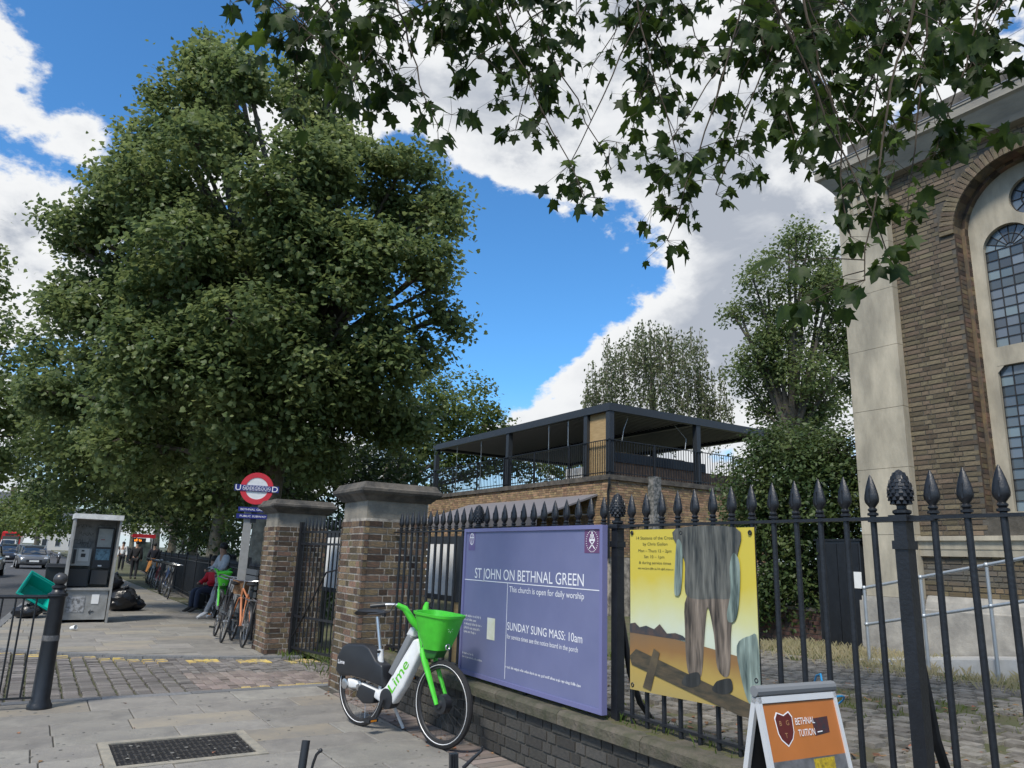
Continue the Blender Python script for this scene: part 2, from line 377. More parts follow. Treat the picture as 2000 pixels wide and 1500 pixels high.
# near pavement: base + individual slabs
pav = struct(MB().b2((-6, -6, -.15), (3.36, 8.84, -.012)), 'pavement', mat('pavement_joint', (.055, .052, .045), .95, col2=(.09, .085, .07), vscale=8))
slab_meshes = {}
def slab(x0, x1, y0, y1, parent, tan=False, top=0.0):
    w, h = round(x1 - x0 - .009, 3), round(y1 - y0 - .009, 3)
    key = (w, h, tan)
    if key not in slab_meshes:
        b = MB(); e = .006
        vs = [(-w / 2, -h / 2, -.04), (w / 2, -h / 2, -.04), (w / 2, h / 2, -.04), (-w / 2, h / 2, -.04), (-w / 2, -h / 2, -e), (w / 2, -h / 2, -e), (w / 2, h / 2, -e), (-w / 2, h / 2, -e),
              (-w / 2 + e, -h / 2 + e, 0), (w / 2 - e, -h / 2 + e, 0), (w / 2 - e, h / 2 - e, 0), (-w / 2 + e, h / 2 - e, 0)]
        b.add(vs, [(0, 1, 5, 4), (1, 2, 6, 5), (2, 3, 7, 6), (3, 0, 4, 7), (4, 5, 9, 8), (5, 6, 10, 9), (6, 7, 11, 10), (7, 4, 8, 11), (8, 9, 10, 11), (3, 2, 1, 0)])
        slab_meshes[key] = b.mesh('paving_slab', slab_tan if tan else slab_m)
    return link('paving_slab', slab_meshes[key], parent, ((x0 + x1) / 2, (y0 + y1) / 2, top + random.uniform(-.002, .002)), (random.uniform(-.003, .003), random.uniform(-.003, .003), 0))
rows = [8.84, 8.28, 7.80, 7.36, 6.96, 6.54, 6.12, 5.52, 4.95, 4.4, 3.8, 3.2, 2.6, 2.0, 1.4]
L_ = [.6, .75, .9, 1.05]
for ri, (b, a) in enumerate(zip(rows, rows[1:])):
    x = -1.6 + random.random() * .6; xr = 3.02
    spans = [(x, xr)]
    if a < 6.9 and b > 6.2: spans = [(x, .66), (1.76, xr)]
    for (s0, s1) in spans:
        x = s0
        while x < s1 - .02:
            w = random.choice(L_); x1 = x + w
            if s1 - x1 < .32: x1 = s1
            slab(x, x1, a, b, pav, tan=random.random() < (.3 if a > 7 else .08)); x = x1
# strip of small pavers against the wall
pv = MB().b2((-.15, -.05, -.04), (.15, .05, 0)).mesh('paver', block_m)
for i in range(62):
    link('paver', pv, pav, (3.185, 1.45 + i * .112, random.uniform(-.005, .002)), (0, random.uniform(-.01, .01), random.uniform(-.03, .03)))

mb = MB()
for i in range(230):
    x = random.uniform(-.4, 3.0); y = random.uniform(5, 8.8) if i < 200 else random.uniform(12.5, 22); r = random.uniform(.006, .018)
    mb.lathe([(r, .0), (r * .7, .0018)], 7, (x, y, .0022))
mb.build('gum_spots', mat('gum', (.17, .165, .15), .8, rnd=.3), pav, kind='stuff')
mb = MB()
for i in range(70):
    x = random.uniform(2.9, 3.33) if i < 60 else random.uniform(0, 3); y = random.uniform(4.6, 8.6); r = random.uniform(.012, .03); a = random.uniform(0, 6)
    mb.add([(x + r * math.cos(a), y + r * math.sin(a), .004), (x - r * .5 * math.sin(a), y + r * .5 * math.cos(a), .012), (x - r * math.cos(a), y - r * math.sin(a), .004), (x + r * .5 * math.sin(a), y - r * .5 * math.cos(a), .006)], [(0, 1, 2, 3)])
mb.build('fallen_leaves', mat('dead_leaf', (.2, .1, .05), .9, rnd=.5), pav, kind='stuff')
# utility cover
uc = empty('inspection_cover', (1.21, 6.54, 0), 'cast iron patterned inspection cover set flat in the grey paving slabs', 'cover')
MB().b2((-.55, -.42, -.03), (.55, -.35, .004)).b2((-.55, .35, -.03), (.55, .42, .004)).b2((-.55, -.35, -.03), (-.48, .35, .004)).b2((.48, -.35, -.03), (.55, .35, .004)).build('concrete_surround', mat('cover_concrete', (.33, .3, .24), .9, col2=(.22, .21, .18), vscale=10), uc)
MB().b2((-.48, -.35, -.03), (.48, .35, -.006)).build('cover_plate', mat('cast_iron', (.03, .03, .032), .55, .4, var=.2), uc)
mb = MB()
for i in range(24):
    for j in range(6):
        x = -.46 + i * .04; y = -.33 + j * .112
        mb.b2((x, y, -.008), (x + .012, y + .085, .0)); 
        if (i + j) % 2: mb.b2((x + .014, y + .03, -.008), (x + .034, y + .05, -.001))
mb.build('cover_ribs', mat('cast_iron_worn', (.085, .08, .075), .5, .4, var=.3, vscale=5), uc, kind='stuff')

# driveway of setts
drv = struct(MB().add([(-4, 8.9, -.05), (3.95, 8.9, -.05), (3.95, 11.7, -.05), (3.6, 11.35, -.05), (2.5, 11.65, -.05), (1.55, 12.05, -.05), (.6, 12.66, -.05), (-.16, 13.35, -.05), (-1, 14.25, -.05), (-4, 15, -.05)], [tuple(range(10))]), 'driveway', joint_m)
spots = []
xx = -1.6
while xx < 1.9:
    y = 9.04 + random.random() * .05
    while y < far_edge(xx) - .12:
        l = random.uniform(.085, .125); spots.append((xx + random.uniform(-.006, .006), y + l / 2, .142, l - .012, 0)); y += l
    xx += .168
xx = 1.84; k = 0
while xx < 3.85:
    y = 9.04 - (.05 if k % 2 else 0)
    while y < far_edge(xx) - .1:
        spots.append((xx + .05, y + .1, .098, .193, 1)); y += .203
    xx += .105; k += 1
spots.sort(key=lambda s: s[0] ** 2 + s[1] ** 2 if s[0] > -.2 else 999)
sm = {}
def sett_mesh(t, yel):
    if (t, yel) not in sm:
        b = MB(); z = -.06; w = h = .5; e = .09
        b.add([(-w, -h, z), (w, -h, z), (w, h, z), (-w, h, z), (-w, -h, -.008), (w, -h, -.008), (w, h, -.008), (-w, h, -.008), (-w + e, -h + e, 0), (w - e, -h + e, 0), (w - e, h - e, 0), (-w + e, h - e, 0)],
              [(0, 1, 5, 4), (1, 2, 6, 5), (2, 3, 7, 6), (3, 0, 4, 7), (4, 5, 9, 8), (5, 6, 10, 9), (6, 7, 11, 10), (7, 4, 8, 11), (8, 9, 10, 11)])
        sm[(t, yel)] = b.mesh('sett', sett_yel if yel else (block_m if t else sett_m))
    return sm[(t, yel)]
rest = MB(); rest_b = MB()
for i, (x, y, w, l, t) in enumerate(spots):
    fe = far_edge(x)
    yel = (.1 < fe - y < .22 or .3 < fe - y < .4) or (x > 2.1 and 9.05 < y < 9.24)
    z = -.022 + random.uniform(-.008, .006)
    if i < 300: link('sett', sett_mesh(t, yel), drv, (x, y, z), (random.uniform(-.03, .03), random.uniform(-.03, .03), random.uniform(-.03, .03)), (w, l, 1))
    else: (rest_b if yel else rest).box((x, y, z - .03), (w, l, .06), None, 0, .93)
rest.build('setts', sett_m, drv, kind='stuff')
if rest_b.v: rest_b.build('painted_setts', sett_yel, drv, kind='stuff')
# flush edging and far kerb stones
es = MB().b2((-.42, -.075, -.12), (.42, .075, 0)).mesh('edging_stone', kerb_m)
for i in range(6): link('edging_stone', es, drv, (-1.3 + i * .85, 8.93, random.uniform(-.004, .001)), (0, 0, random.uniform(-.004, .004)))
P = [(-1.0, 14.2), (-.16, 13.3), (.6, 12.62), (1.55, 12.0), (2.5, 11.6), (3.6, 11.3)]
pts = []
for (a, b), (c, d) in zip(P, P[1:]):
    n = max(1, round(math.hypot(c - a, d - b) / .6))
    for i in range(n):
        t0, t1 = i / n, (i + 1) / n
        p0 = Vector((a + (c - a) * t0, b + (d - b) * t0, 0)); p1 = Vector((a + (c - a) * t1, b + (d - b) * t1, 0)); pts.append((p0, p1))
farpav = struct(MB().prism([(-1.0, 14.25)] + [(a, b + .05) for a, b in P[1:]] + [(3.62, 13)] + [(park_x(y), y) for y in (20, 40, 80, 160)] + [(kerb_x(y) + .1, y) for y in (160, 80, 40, 20, 16)], -.15, -.012, lambda u, v, d: (u, v, d)), 'far_pavement', slab_m)
for p0, p1 in pts:
    c = (p0 + p1) / 2; d = p1 - p0
    MB().b2((-d.length / 2 + .004, 0, -.14), (d.length / 2 - .004, .14, .004)).build('kerb_stone', kerb_m, farpav, loc=c, rot=(0, 0, math.atan2(d.y, d.x)))
ks = MB().b2((-.07, -.447, -.15), (.07, .447, .003)).mesh('kerb_stone', kerb_m)
for i in range(34): 
    y = 16.2 + i * .9; link('kerb_stone', ks, farpav, (kerb_x(y) + .05, y, 0), (0, 0, -.0617))
mb = MB()
for i in range(90):
    y = 46.8 + i * 1.2; mb.box((kerb_x(y) + .05, y, -.07), (.14, 1.19, .146), Matrix.Rotation(-.0617, 3, 'Z'))
mb.build('kerb_run', kerb_m, farpav, kind='stuff')
y = 11.75; ri = 0
while y < 30:
    x = kerb_x(y) + .15 - (.35 if ri % 2 else 0); xr = park_x(y) - .02
    while x < xr - .05:
        w = random.choice([.6, .75, .9]); x1 = min(x + w, xr)
        if xr - x1 < .25: x1 = xr
        if far_edge((x + x1) / 2) + .16 < y and far_edge(x) + .1 < y + .2 and x1 > kerb_x(y) + .15:
            slab(max(x, kerb_x(y) + .14), x1, y, y + .55, farpav, tan=random.random() < .25, top=.002)
        x = x1
    y += .55; ri += 1

# churchyard ground, raised behind the wall
def yard_z(x, y):
    t = min(1, max(0, (y - 8.0) / 1.6)); s = t * t * (3 - 2 * t)
    return .28 * (1 - s) + .0 * s
mb = MB(); nx, ny = 60, 60
for j in range(ny + 1):
    for i in range(nx + 1):
        x = 3.72 + (i / nx) ** 1.6 * 40; y = -10 + j / ny * 40
        z = yard_z(x, y) + math.sin(x * 2.1 + y) * .012 + math.sin(y * 3.3 - x * 1.3) * .01
        if x < 3.8: z = min(z, .27)
        mb.v.append((x, y, z))
for j in range(ny):
    for i in range(nx):
        a = j * (nx + 1) + i; mb.f.append((a, a + 1, a + nx + 2, a + nx + 1)); mb.mi.append(0)
yard = struct(mb, 'churchyard_ground', earth, smooth=True)
struct(MB().b2((3.75, 11.9, -.15), (3.8, 30.2, .02)).b2((3.8, 30, -.15), (70, 200, .02)), 'park_ground', earth)
mb = MB()
for i in range(46):
    for j in range(34):
        x = 4.3 + j * .165 + random.uniform(-.012, .012); y = .2 + i * .2 * .85 + (.08 if j % 2 else 0)
        if x > 9.4 or y > 7.7: continue
        if random.random() < .12 + (.5 if math.sin(x * 1.9 + 1) + math.sin(y * 1.7 + x) > 1.05 else 0): continue
        mb.box((x, y, yard_z(x, y) + random.uniform(-.012, .008)), (.15, .152, .06), Matrix.Rotation(random.uniform(-.06, .06), 3, 'Z'), 0, .86)
mb.build('path_setts', mat('yard_sett', (.24, .225, .2), .9, col2=(.13, .12, .1), vscale=9, rnd=.25, bump=.5), yard, kind='stuff')
def blades(n, area, hmin, hmax, m, name, parent, zf, cond=None, wid=.006):
    vs = []; fs = []
    while len(fs) < n:
        x = random.uniform(area[0], area[1]); y = random.uniform(area[2], area[3])
        if cond and not cond(x, y): continue
        h = random.uniform(hmin, hmax); a = random.uniform(0, 6.28); l = random.uniform(.1, .8) * h
        z = zf(x, y) - .01; dx, dy = math.cos(a), math.sin(a); k = len(vs)
        vs += [(x - dy * wid, y + dx * wid, z), (x + dy * wid, y - dx * wid, z), (x + dx * l * .4, y + dy * l * .4, z + h * .7), (x + dx * l, y + dy * l, z + h)]
        fs += [(k, k + 1, k + 2), (k, k + 2, k + 3)]
    me = bpy.data.meshes.new(name); me.from_pydata(vs, [], fs); me.materials.append(m); return link(name, me, parent, kind='stuff')
def gcond(x, y): return math.sin(x * 1.9 + 1) + math.sin(y * 1.7 + x) + random.uniform(-.9, .9) > .75 or (x > 8.9)
blades(16000, (3.9, 11.0, .5, 8.5), .02, .07, leafmat('grass', (.09, .13, .02), (.16, .17, .05), .3), 'grass', yard, yard_z, gcond)
blades(12000, (8.8, 11.0, 2.2, 9.0), .04, .17, leafmat('dry_grass', (.40, .35, .22), (.26, .26, .12), .3), 'dry_grass', yard, yard_z, lambda x, y: random.random() < .2 + .8 * ((x - 8.8) / 2.2) ** 1.5, wid=.0019)
blades(900, (3.42, 3.66, 2.2, 7.9), .02, .09, leafmat('weed', (.07, .12, .02), (.14, .16, .04), .3), 'wall_top_weeds', yard, lambda x, y: .47)
blades(2500, (3.3, 4.4, 8.85, 11.9), .03, .14, MATS['weed'], 'gate_weeds', yard, lambda x, y: -.03, lambda x, y: x > 3.75 or random.random() < .25 or y > 11.2)
# dead leaves along the path
vs = []; fs = []
for i in range(1500):
    x = random.uniform(3.8, 9.5); y = random.uniform(1, 8.4)
    if math.sin(x * 2.7) + math.sin(y * 1.3 + 2 * x) < .1: continue
    z = yard_z(x, y) + .022 + random.uniform(0, .01); a = random.uniform(0, 6.28); r = random.uniform(.015, .04); k = len(vs)
    for q in range(4): vs.append((x + r * math.cos(a + q * 1.57) * (1 if q % 2 else .6), y + r * math.sin(a + q * 1.57) * (1 if q % 2 else .6), z + random.uniform(-.006, .012)))
    fs.append((k, k + 1, k + 2, k + 3))
me = bpy.data.meshes.new('leaf_litter'); me.from_pydata(vs, [], fs); me.materials.append(mat('dead_leaf', (.2, .1, .05), .9, rnd=.5)); link('leaf_litter', me, yard, kind='stuff')

# ------------------------------------------------------------------ brick helper
BM = {}
def brick_mesh(kind, m):
    k = (kind, m.name)
    if k not in BM:
        b = MB(); e = .04
        b.add([(-.5, -.5, -.5), (.5, -.5, -.5), (.5, -.5, .5), (-.5, -.5, .5), (-.5, .42, -.5), (.5, .42, -.5), (.5, .42, .5), (-.5, .42, .5), (-.5 + e, .5, -.5 + e * 3), (.5 - e, .5, -.5 + e * 3), (.5 - e, .5, .5 - e * 3), (-.5 + e, .5, .5 - e * 3)],
              [(0, 1, 2, 3), (0, 4, 5, 1), (1, 5, 6, 2), (2, 6, 7, 3), (3, 7, 4, 0), (4, 8, 9, 5), (5, 9, 10, 6), (6, 10, 11, 7), (7, 11, 8, 4), (8, 11, 10, 9)])
        BM[k] = b.mesh('brick', m)
    return BM[k]
def brick_face(parent, o, u, n, w, h, m, limit=300, course=.075, proud=.006, skip=None, name='brick', order=None, blen=.215, start=0):
    """bricks on a wall face: o = lower corner, u = along (unit), n = outward normal; flemish bond"""
    u = Vector(u); n = Vector(n); o = Vector(o); rot = Matrix(((u.x, n.x, 0), (u.y, n.y, 0), (0, 0, 1)))
    eul = rot.to_euler(); L = []
    nc = int(round(h / course))
    for c in range(nc):
        x = -(.056 if c % 2 else 0.0); k = c % 2
        while x < w - .02:
            bl = blen if k % 2 == 0 else .1025
            a, b = max(0, x), min(w, x + bl)
            if b - a > .025 and not (skip and skip((a + b) / 2, (c + .5) * course, b - a)): L.append(((a + b) / 2, (c + .5) * course, b - a - .002))
            x += bl + .01; k += 1
    if order: L.sort(key=order)
    d = .05; rest = MB()
    for i, (x, z, bw) in enumerate(L):
        p = o + u * x + Vector((0, 0, z)) + n * (proud - d / 2 + random.uniform(-.0025, .0025))
        if i < limit: link(name, brick_mesh('b', m), parent, p, (eul.x + random.uniform(-.004, .004), eul.y + random.uniform(-.006, .006), eul.z + random.uniform(-.006, .006)), (bw - .004, d, course - .016))
        else: rest.box(p, (bw - .004, d, course - .016), rot)
    if rest.v: rest.build('brickwork', m, parent, kind='stuff')
    return len(L)

# ================================================================== WALL, RAILINGS, PIERS, GATE
lw = empty('low_wall', (3.34, 4, 0), 'low dark brick wall with mossy stone coping carrying the black railings', 'wall')
def child(mb, name, m, parent, smooth=False, **kw):
    "mesh given in world coordinates, parented to an unrotated empty"
    o = mb.build(name, m, parent, smooth, **kw); o.location = -parent.location; return o
child(MB().b2((3.352, -4, -.1), (3.72, 8.02, .375)), 'wall_core', mortar_dark, lw)
holder = lw
def wfix(before, parent):
    "bricks were placed in world coordinates: make them local to the thing"
    for o in COL.objects:
        if o.parent == parent and o.name not in before: o.location = Vector(o.location) - parent.location
def bricks_on(parent, *a, **k):
    names = {o.name for o in COL.objects if o.parent == parent}
    brick_face(parent, *a, **k); wfix(names, parent)
bricks_on(lw, (3.352, 8.02, 0), (0, -1, 0), (-1, 0, 0), 6.6, .375, wall_brick, limit=290, proud=.010, order=lambda b: -b[0] if False else abs(b[0] - 3.5))
bricks_on(lw, (3.352, 1.4, 0), (0, -1, 0), (-1, 0, 0), 5.0, .375, wall_brick, limit=0, proud=.010)
yy = 8.0; k = 0
while yy > -3:
    l = random.uniform(.75, 1.05); b = MB(); y0, y1 = yy - l + .006, yy
    b.prism([(3.30, .38), (3.30, .445), (3.325, .468), (3.70, .475), (3.76, .45), (3.76, .38)], y0, y1, lambda u, v, d: (u, d, v))
    child(b, 'coping_stone', mat('coping', (.115, .10, .078), .95, col2=(.055, .058, .034), vscale=7, rnd=.15, bump=.8, bscale=30), lw)
    yy -= l; k += 1
mb = MB()
for i in range(240):
    y = random.uniform(2, 8); x = 3.42 + abs(random.gauss(0, .12)); mb.sphere((x, y, .465), random.uniform(.02, .06), 6, 4, (1, 1.5, .25))
child(mb, 'moss', moss, lw, kind='stuff')

rl = empty('iron_railing', (3.5, 4.11, .47), 'black spear-topped cast iron railing on the low wall in front of church', 'railing')
XR = 3.50
fin = MB().lathe([(.012, 0), (.026, .004), (.026, .014), (.015, .020), (.022, .028), (.022, .034), (.014, .042), (.022, .052), (.034, .068), (.0365, .085), (.034, .105), (.026, .140), (.014, .178), (.003, .205)], 10)
for i in range(14 * 10): pass
for i in range(len(fin.v)):
    v = fin.v[i]; q = 1.0 if v[2] < .045 else .72
    fin.v[i] = (v[0] * q, v[1], v[2])
fin.box((-.024, 0, .10), (.006, .008, .07)); fin = fin.mesh('finial', black_iron, True)
shaft = MB().lathe([(.015, -1.31), (.015, 0)], 10).mesh('bar', black_iron, True)
cone = MB().lathe([(.03, 0), (.042, .01), (.042, .022), (.022, .03), (.022, .045), (.03, .05), (.046, .07), (.053, .095), (.052, .125), (.044, .16), (.03, .195), (.012, .215), (.002, .22)], 14)
for r_ in range(9):
    z = .06 + r_ * .017; rad = [.043, .051, .054, .054, .052, .048, .042, .035, .026][r_]
    for q in range(11):
        a = 6.283 * (q + .5 * (r_ % 2)) / 11; cone.box((rad * math.cos(a), rad * math.sin(a), z), (.012, .020, .016), Matrix.Rotation(a, 3, 'Z'), 0, .5)
cone = cone.mesh('pine_cone_finial', black_iron)
postm = MB().b2((-.032, -.032, -1.75), (.032, .032, -.03)).b2((-.04, -.04, -.16), (.04, .04, -.12)).b2((-.045, -.045, -.03), (.045, .045, 0)).mesh('post', black_iron)
ycur = 8.0; ybars = []
posts = [6.10, 4.11, 2.025, -.06, -2.1]
prev = 7.99
for p in posts:
    n = round((prev - p) / .150)
    for i in range(1, n): ybars.append(prev + (p - prev) * i / n)
    prev = p
for y in ybars:
    z = 1.765
    o = link('bar', shaft, rl, (0, y - 4.11, z - .47)); o.rotation_euler = (random.uniform(-.004, .004), random.uniform(-.004, .004), 0)
    f_ = link('finial', fin, o, (0, 0, 0), (0, 0, random.uniform(-.1, .1)))
for y in posts:
    o = link('post', postm, rl, (0, y - 4.11, 1.765 - .47)); link('pine_cone_finial', cone, o, (0, 0, 0))
    b = MB(); pts = [(0.03, 0, -.62), (.07, 0, -.8), (.11, 0, -1.0), (.20, 0, -1.2), (.31, 0, -1.32), (.36, 0, -1.42), (.37, 0, -1.52)]
    b.tube(pts, .026, 8, flat=.7); b.build('back_stay', black_iron, o, True)
for z, nm in ((1.752, 'top_rail'), (.525, 'bottom_rail')):
    MB().b2((-.021, -6.2, z - .47 - .008), (.021, 3.9, z - .47 + .008)).build(nm, black_iron, rl)
for y in (6.1, 4.11, 2.025): MB().b2((-.03, y - 4.11 - .16, 1.735 - .47), (.03, y - 4.11 + .16, 1.743 - .47)).build('rail_splice', black_iron, rl)

def pier(name, x0, x1, y0, y1, hb, label, shade_brick):
    o = empty(name, ((x0 + x1) / 2, (y0 + y1) / 2, 0), label, 'gate pier', 'brick gate piers')
    child(MB().b2((x0 + .012, y0 + .012, -.05), (x1 - .012, y1 - .012, hb)), 'mortar_core', mortar, o)
    bricks_on(o, (x0 + .012, y1, 0), (0, -1, 0), (-1, 0, 0), y1 - y0, hb, stock_brick, limit=130, proud=.004)  # street face: its light is put into a paler brick colour
    bricks_on(o, (x0, y0 + .012, 0), (1, 0, 0), (0, -1, 0), x1 - x0, hb, shade_brick, limit=160, proud=.004)  # shade on this and the remaining faces is painted in with darker brick
    bricks_on(o, (x1 - .012, y0, 0), (0, 1, 0), (1, 0, 0), y1 - y0, hb, shade_brick, limit=0, proud=.012)
    bricks_on(o, (x1, y1 - .012, 0), (-1, 0, 0), (0, 1, 0), x1 - x0, hb, shade_brick, limit=0, proud=.012)
    child(MB().b2((x0 + .02, y0 + .02, hb), (x1 - .02, y1 - .02, hb + .22)), 'frieze_stone', mat('pier_stone', (.27, .245, .2), .9, col2=(.15, .14, .12), vscale=4, bump=.4), o)
    b = MB(); prof = [(0.0, .20), (.03, .23), (.05, .25), (.085, .275), (.105, .30), (.105, .33), (.08, .345)]
    for (d0, z0), (d1, z1) in zip(prof, prof[1:]):
        q = [(x0 - d0, y0 - d0), (x1 + d0, y0 - d0), (x1 + d0, y1 + d0), (x0 - d0, y1 + d0)]; r = [(x0 - d1, y0 - d1), (x1 + d1, y0 - d1), (x1 + d1, y1 + d1), (x0 - d1, y1 + d1)]
        b.add([(*p, hb + z0) for p in q] + [(*p, hb + z1) for p in r], [(i, (i + 1) % 4, 4 + (i + 1) % 4, 4 + i) for i in range(4)])
    child(b, 'cornice', portland_dark, o)
    b = MB(); nx = 8
    for i in range(nx):
        for j in range(nx):
            pass
    b.box(((x0 + x1) / 2, (y0 + y1) / 2, hb + .375), (x1 - x0 + .16, y1 - y0 + .16, .06), None, 0, .93)
    child(b, 'cap_slab', portland_dark, o)
    return o
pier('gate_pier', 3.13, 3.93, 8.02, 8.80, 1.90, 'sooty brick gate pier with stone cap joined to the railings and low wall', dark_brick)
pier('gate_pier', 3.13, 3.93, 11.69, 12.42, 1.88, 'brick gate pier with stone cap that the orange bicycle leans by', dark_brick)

def gate_leaf(p0, p1, label, papers):
    p0 = Vector(p0); p1 = Vector(p1); d = p1 - p0; L = d.length
    o = empty('iron_gate', p0, label, 'gate', 'gate leaves between the piers', math.atan2(d.y, d.x))
    MB().b2((-.03, -.03, 0), (.03, .03, 1.95)).build('hinge_stile', black_iron, o)
    MB().b2((L - .03, -.03, .02), (L + .03, .03, 1.98)).build('meeting_stile', black_iron, o)
    for z in (.10, .55, 1.62, 1.80): MB().b2((.03, -.012, z - .016), (L - .03, .012, z + .016)).build('rail', black_iron, o)
    n = round(L / .115); sh = MB().lathe([(.011, .1), (.011, 1.82), (.018, 1.85), (.02, 1.90), (.012, 1.96), (.002, 2.02)], 8).mesh('bar', black_iron, True)
    for i in range(1, n): link('bar', sh, o, (L * i / n, 0, 0))
    MB().tube([(.05, -.02, .25), (L * .35, -.03, .75), (L * .62, -.03, 1.22), (L - .05, -.02, 1.30)], .013, 6).build('brace', black_iron, o)
    MB().b2((L - .12, -.05, .9), (L + .0, -.031, 1.08)).build('lock_box', black_iron, o)
    return o
gate_leaf((3.52, 11.66, 0), (3.80, 10.22, 0), 'black iron gate leaf hinged on the far pier by the bicycles', 1)
gate_leaf((3.52, 8.84, 0), (3.80, 10.18, 0), 'black iron gate leaf hinged on the pier by the railings', 0)

# noticeboards standing in the yard behind gate and railings
def notice(x, y0, y1, z0, z1, label, n):
    o = empty('notice_case', (x, (y0 + y1) / 2, 0), label, 'noticeboard', 'notice cases in the yard'); w = y1 - y0
    MB().b2((-.03, -w / 2 - .05, z0 - .07), (.05, w / 2 + .05, z1 + .10)).build('case', anthracite, o)
    for i in range(n):
        a = -w / 2 + w * i / n + .012
        MB().b2((-.034, a, z0), (-.031, a + w / n - .024, z1)).build('sheet', paper, o)
    for s in (-1, 1): MB().b2((-.02, s * w / 2 - .035, -.04), (.03, s * w / 2 + .035, z0 - .07)).build('leg', timber if s < 0 else black_iron, o)
notice(4.6, 8.5, 9.85, 1.02, 1.66, 'dark notice case with white sheets behind the railings beside the near pier', 3)
notice(4.45, 12.4, 13.05, .92, 1.76, 'dark notice case with tall white sheets seen through the gate', 2)

# ------------------------------------------------------------------ church board
bd = empty('church_notice_board', (3.40, 5.135, .505), 'large lavender blue church board with white lettering fixed to the railings', 'sign')
W2 = 1.005
MB().b2((-.012, -W2, 0), (.02, W2, 1.25)).build('panel', board_blue, bd)
b = MB()
for lo, hi in (((-.024, -W2 - .002, -.002), (.022, W2 + .002, .03)), ((-.024, -W2 - .002, 1.222), (.022, W2 + .002, 1.252)), ((-.024, -W2 - .002, .03), (.022, -W2 + .03, 1.222)), ((-.024, W2 - .03, .03), (.022, W2 + .002, 1.222))): b.b2(lo, hi)
b.build('frame', board_edge, bd)
MB().b2((.02, -.7, .1), (.085, -.64, 1.2)).b2((.02, .6, .1), (.085, .66, 1.2)).b2((0.02, -.02, -.10), (.06, .02, .1)).build('bracket', black_iron, bd)
def btext(s, y, z, h, w, m=white_print, bold=0.0, nm='lettering'):
    fr = frame((-.0135, y - 5.135, z - .505), (0, -1, 0), (0, 0, 1)); return text(s, fr, h, w, m, bd, nm, bold=bold)
btext('ST JOHN ON BETHNAL GREEN', 5.93, 1.325, .088, 1.58)
btext('This church is open for daily worship', 5.345, 1.235, .046, 1.0)
btext('SUNDAY SUNG MASS: 10am', 5.36, .935, .062, 1.0)
btext('for service times see the notice board in the porch', 5.36, .868, .036, .95)
bfr = frame((-.0135, 6.09 - 5.135, 0), (0, -1, 0), (0, 0, 1))
small_print([(.005, .480, .29, .020), (.005, .446, .22, .020), (.005, .412, .31, .020), (.005, .378, .28, .020), (.005, .344, .21, .020), (-.005, .163, .20, .016), (-.005, .133, .35, .016), (.72, .137, 1.0, .020)], bfr, white_print, bd, 5)
MB().b2((-.0135, 4.17 - 5.135, .797), (-.0125, 6.11 - 5.135, .803)).b2((-.0135, 5.373 - 5.135, .05), (-.0125, 5.378 - 5.135, .797)).build('rule_line', white_print, bd)
MB().b2((-.0145, 5.555 - 5.135, .325), (-.0125, 5.68 - 5.135, .5)).build('paper_note', mat('faded_note', (.62, .62, .45), .7, col2=(.75, .75, .7), vscale=6), bd)
b = MB().b2((-.0138, 4.17 - 5.135, 1.055), (-.0125, 4.345 - 5.135, 1.222)); b.build('crest_panel', maroon, bd)
c0 = 4.257 - 5.135
b = MB()
for ring in (.07, .065):
    pass
n = 28
for i in range(n):
    a0 = 2 * math.pi * i / n
    b.box((-.0145, c0 + .066 * math.cos(a0), 1.138 + .074 * math.sin(a0)), (.001, .009, .004), Matrix.Rotation(a0, 3, 'X'))
b.b2((-.0145, c0 - .006, 1.15), (-.0142, c0 + .006, 1.205)).b2((-.0145, c0 - .02, 1.178), (-.0142, c0 + .02, 1.186)).b2((-.0145, c0 - .03, 1.14), (-.0142, c0 + .03, 1.152))
for s in (-1, 1):
    b.box((-.0144, c0, 1.115), (.0005, .008, .085), Matrix.Rotation(s * .8, 3, 'X')); b.box((-.0144, c0 + s * .02, 1.165), (.0005, .006, .04), Matrix.Rotation(s * .5, 3, 'X'))
b.build('crest', white_print, bd)
c1 = 6.01 - 5.135
b = MB().b2((-.0138, c1 - .06, 1.06), (-.0132, c1 + .06, 1.222)); b.build('crest_panel', mat('board_crest_tint', (.12, .10, .24), .5), bd)
b = MB()
for i in range(26):
    a0 = 2 * math.pi * i / 26; b.box((-.0145, c1 + .036 * math.cos(a0), 1.160 + .05 * math.sin(a0)), (.001, .010, .006), Matrix.Rotation(a0 + 1.57, 3, 'X'))
b.b2((-.0146, c1 - .004, 1.112), (-.0142, c1 + .004, 1.208)).b2((-.0146, c1 - .033, 1.168), (-.0142, c1 + .033, 1.176)); b.build('crest', white_print, bd)

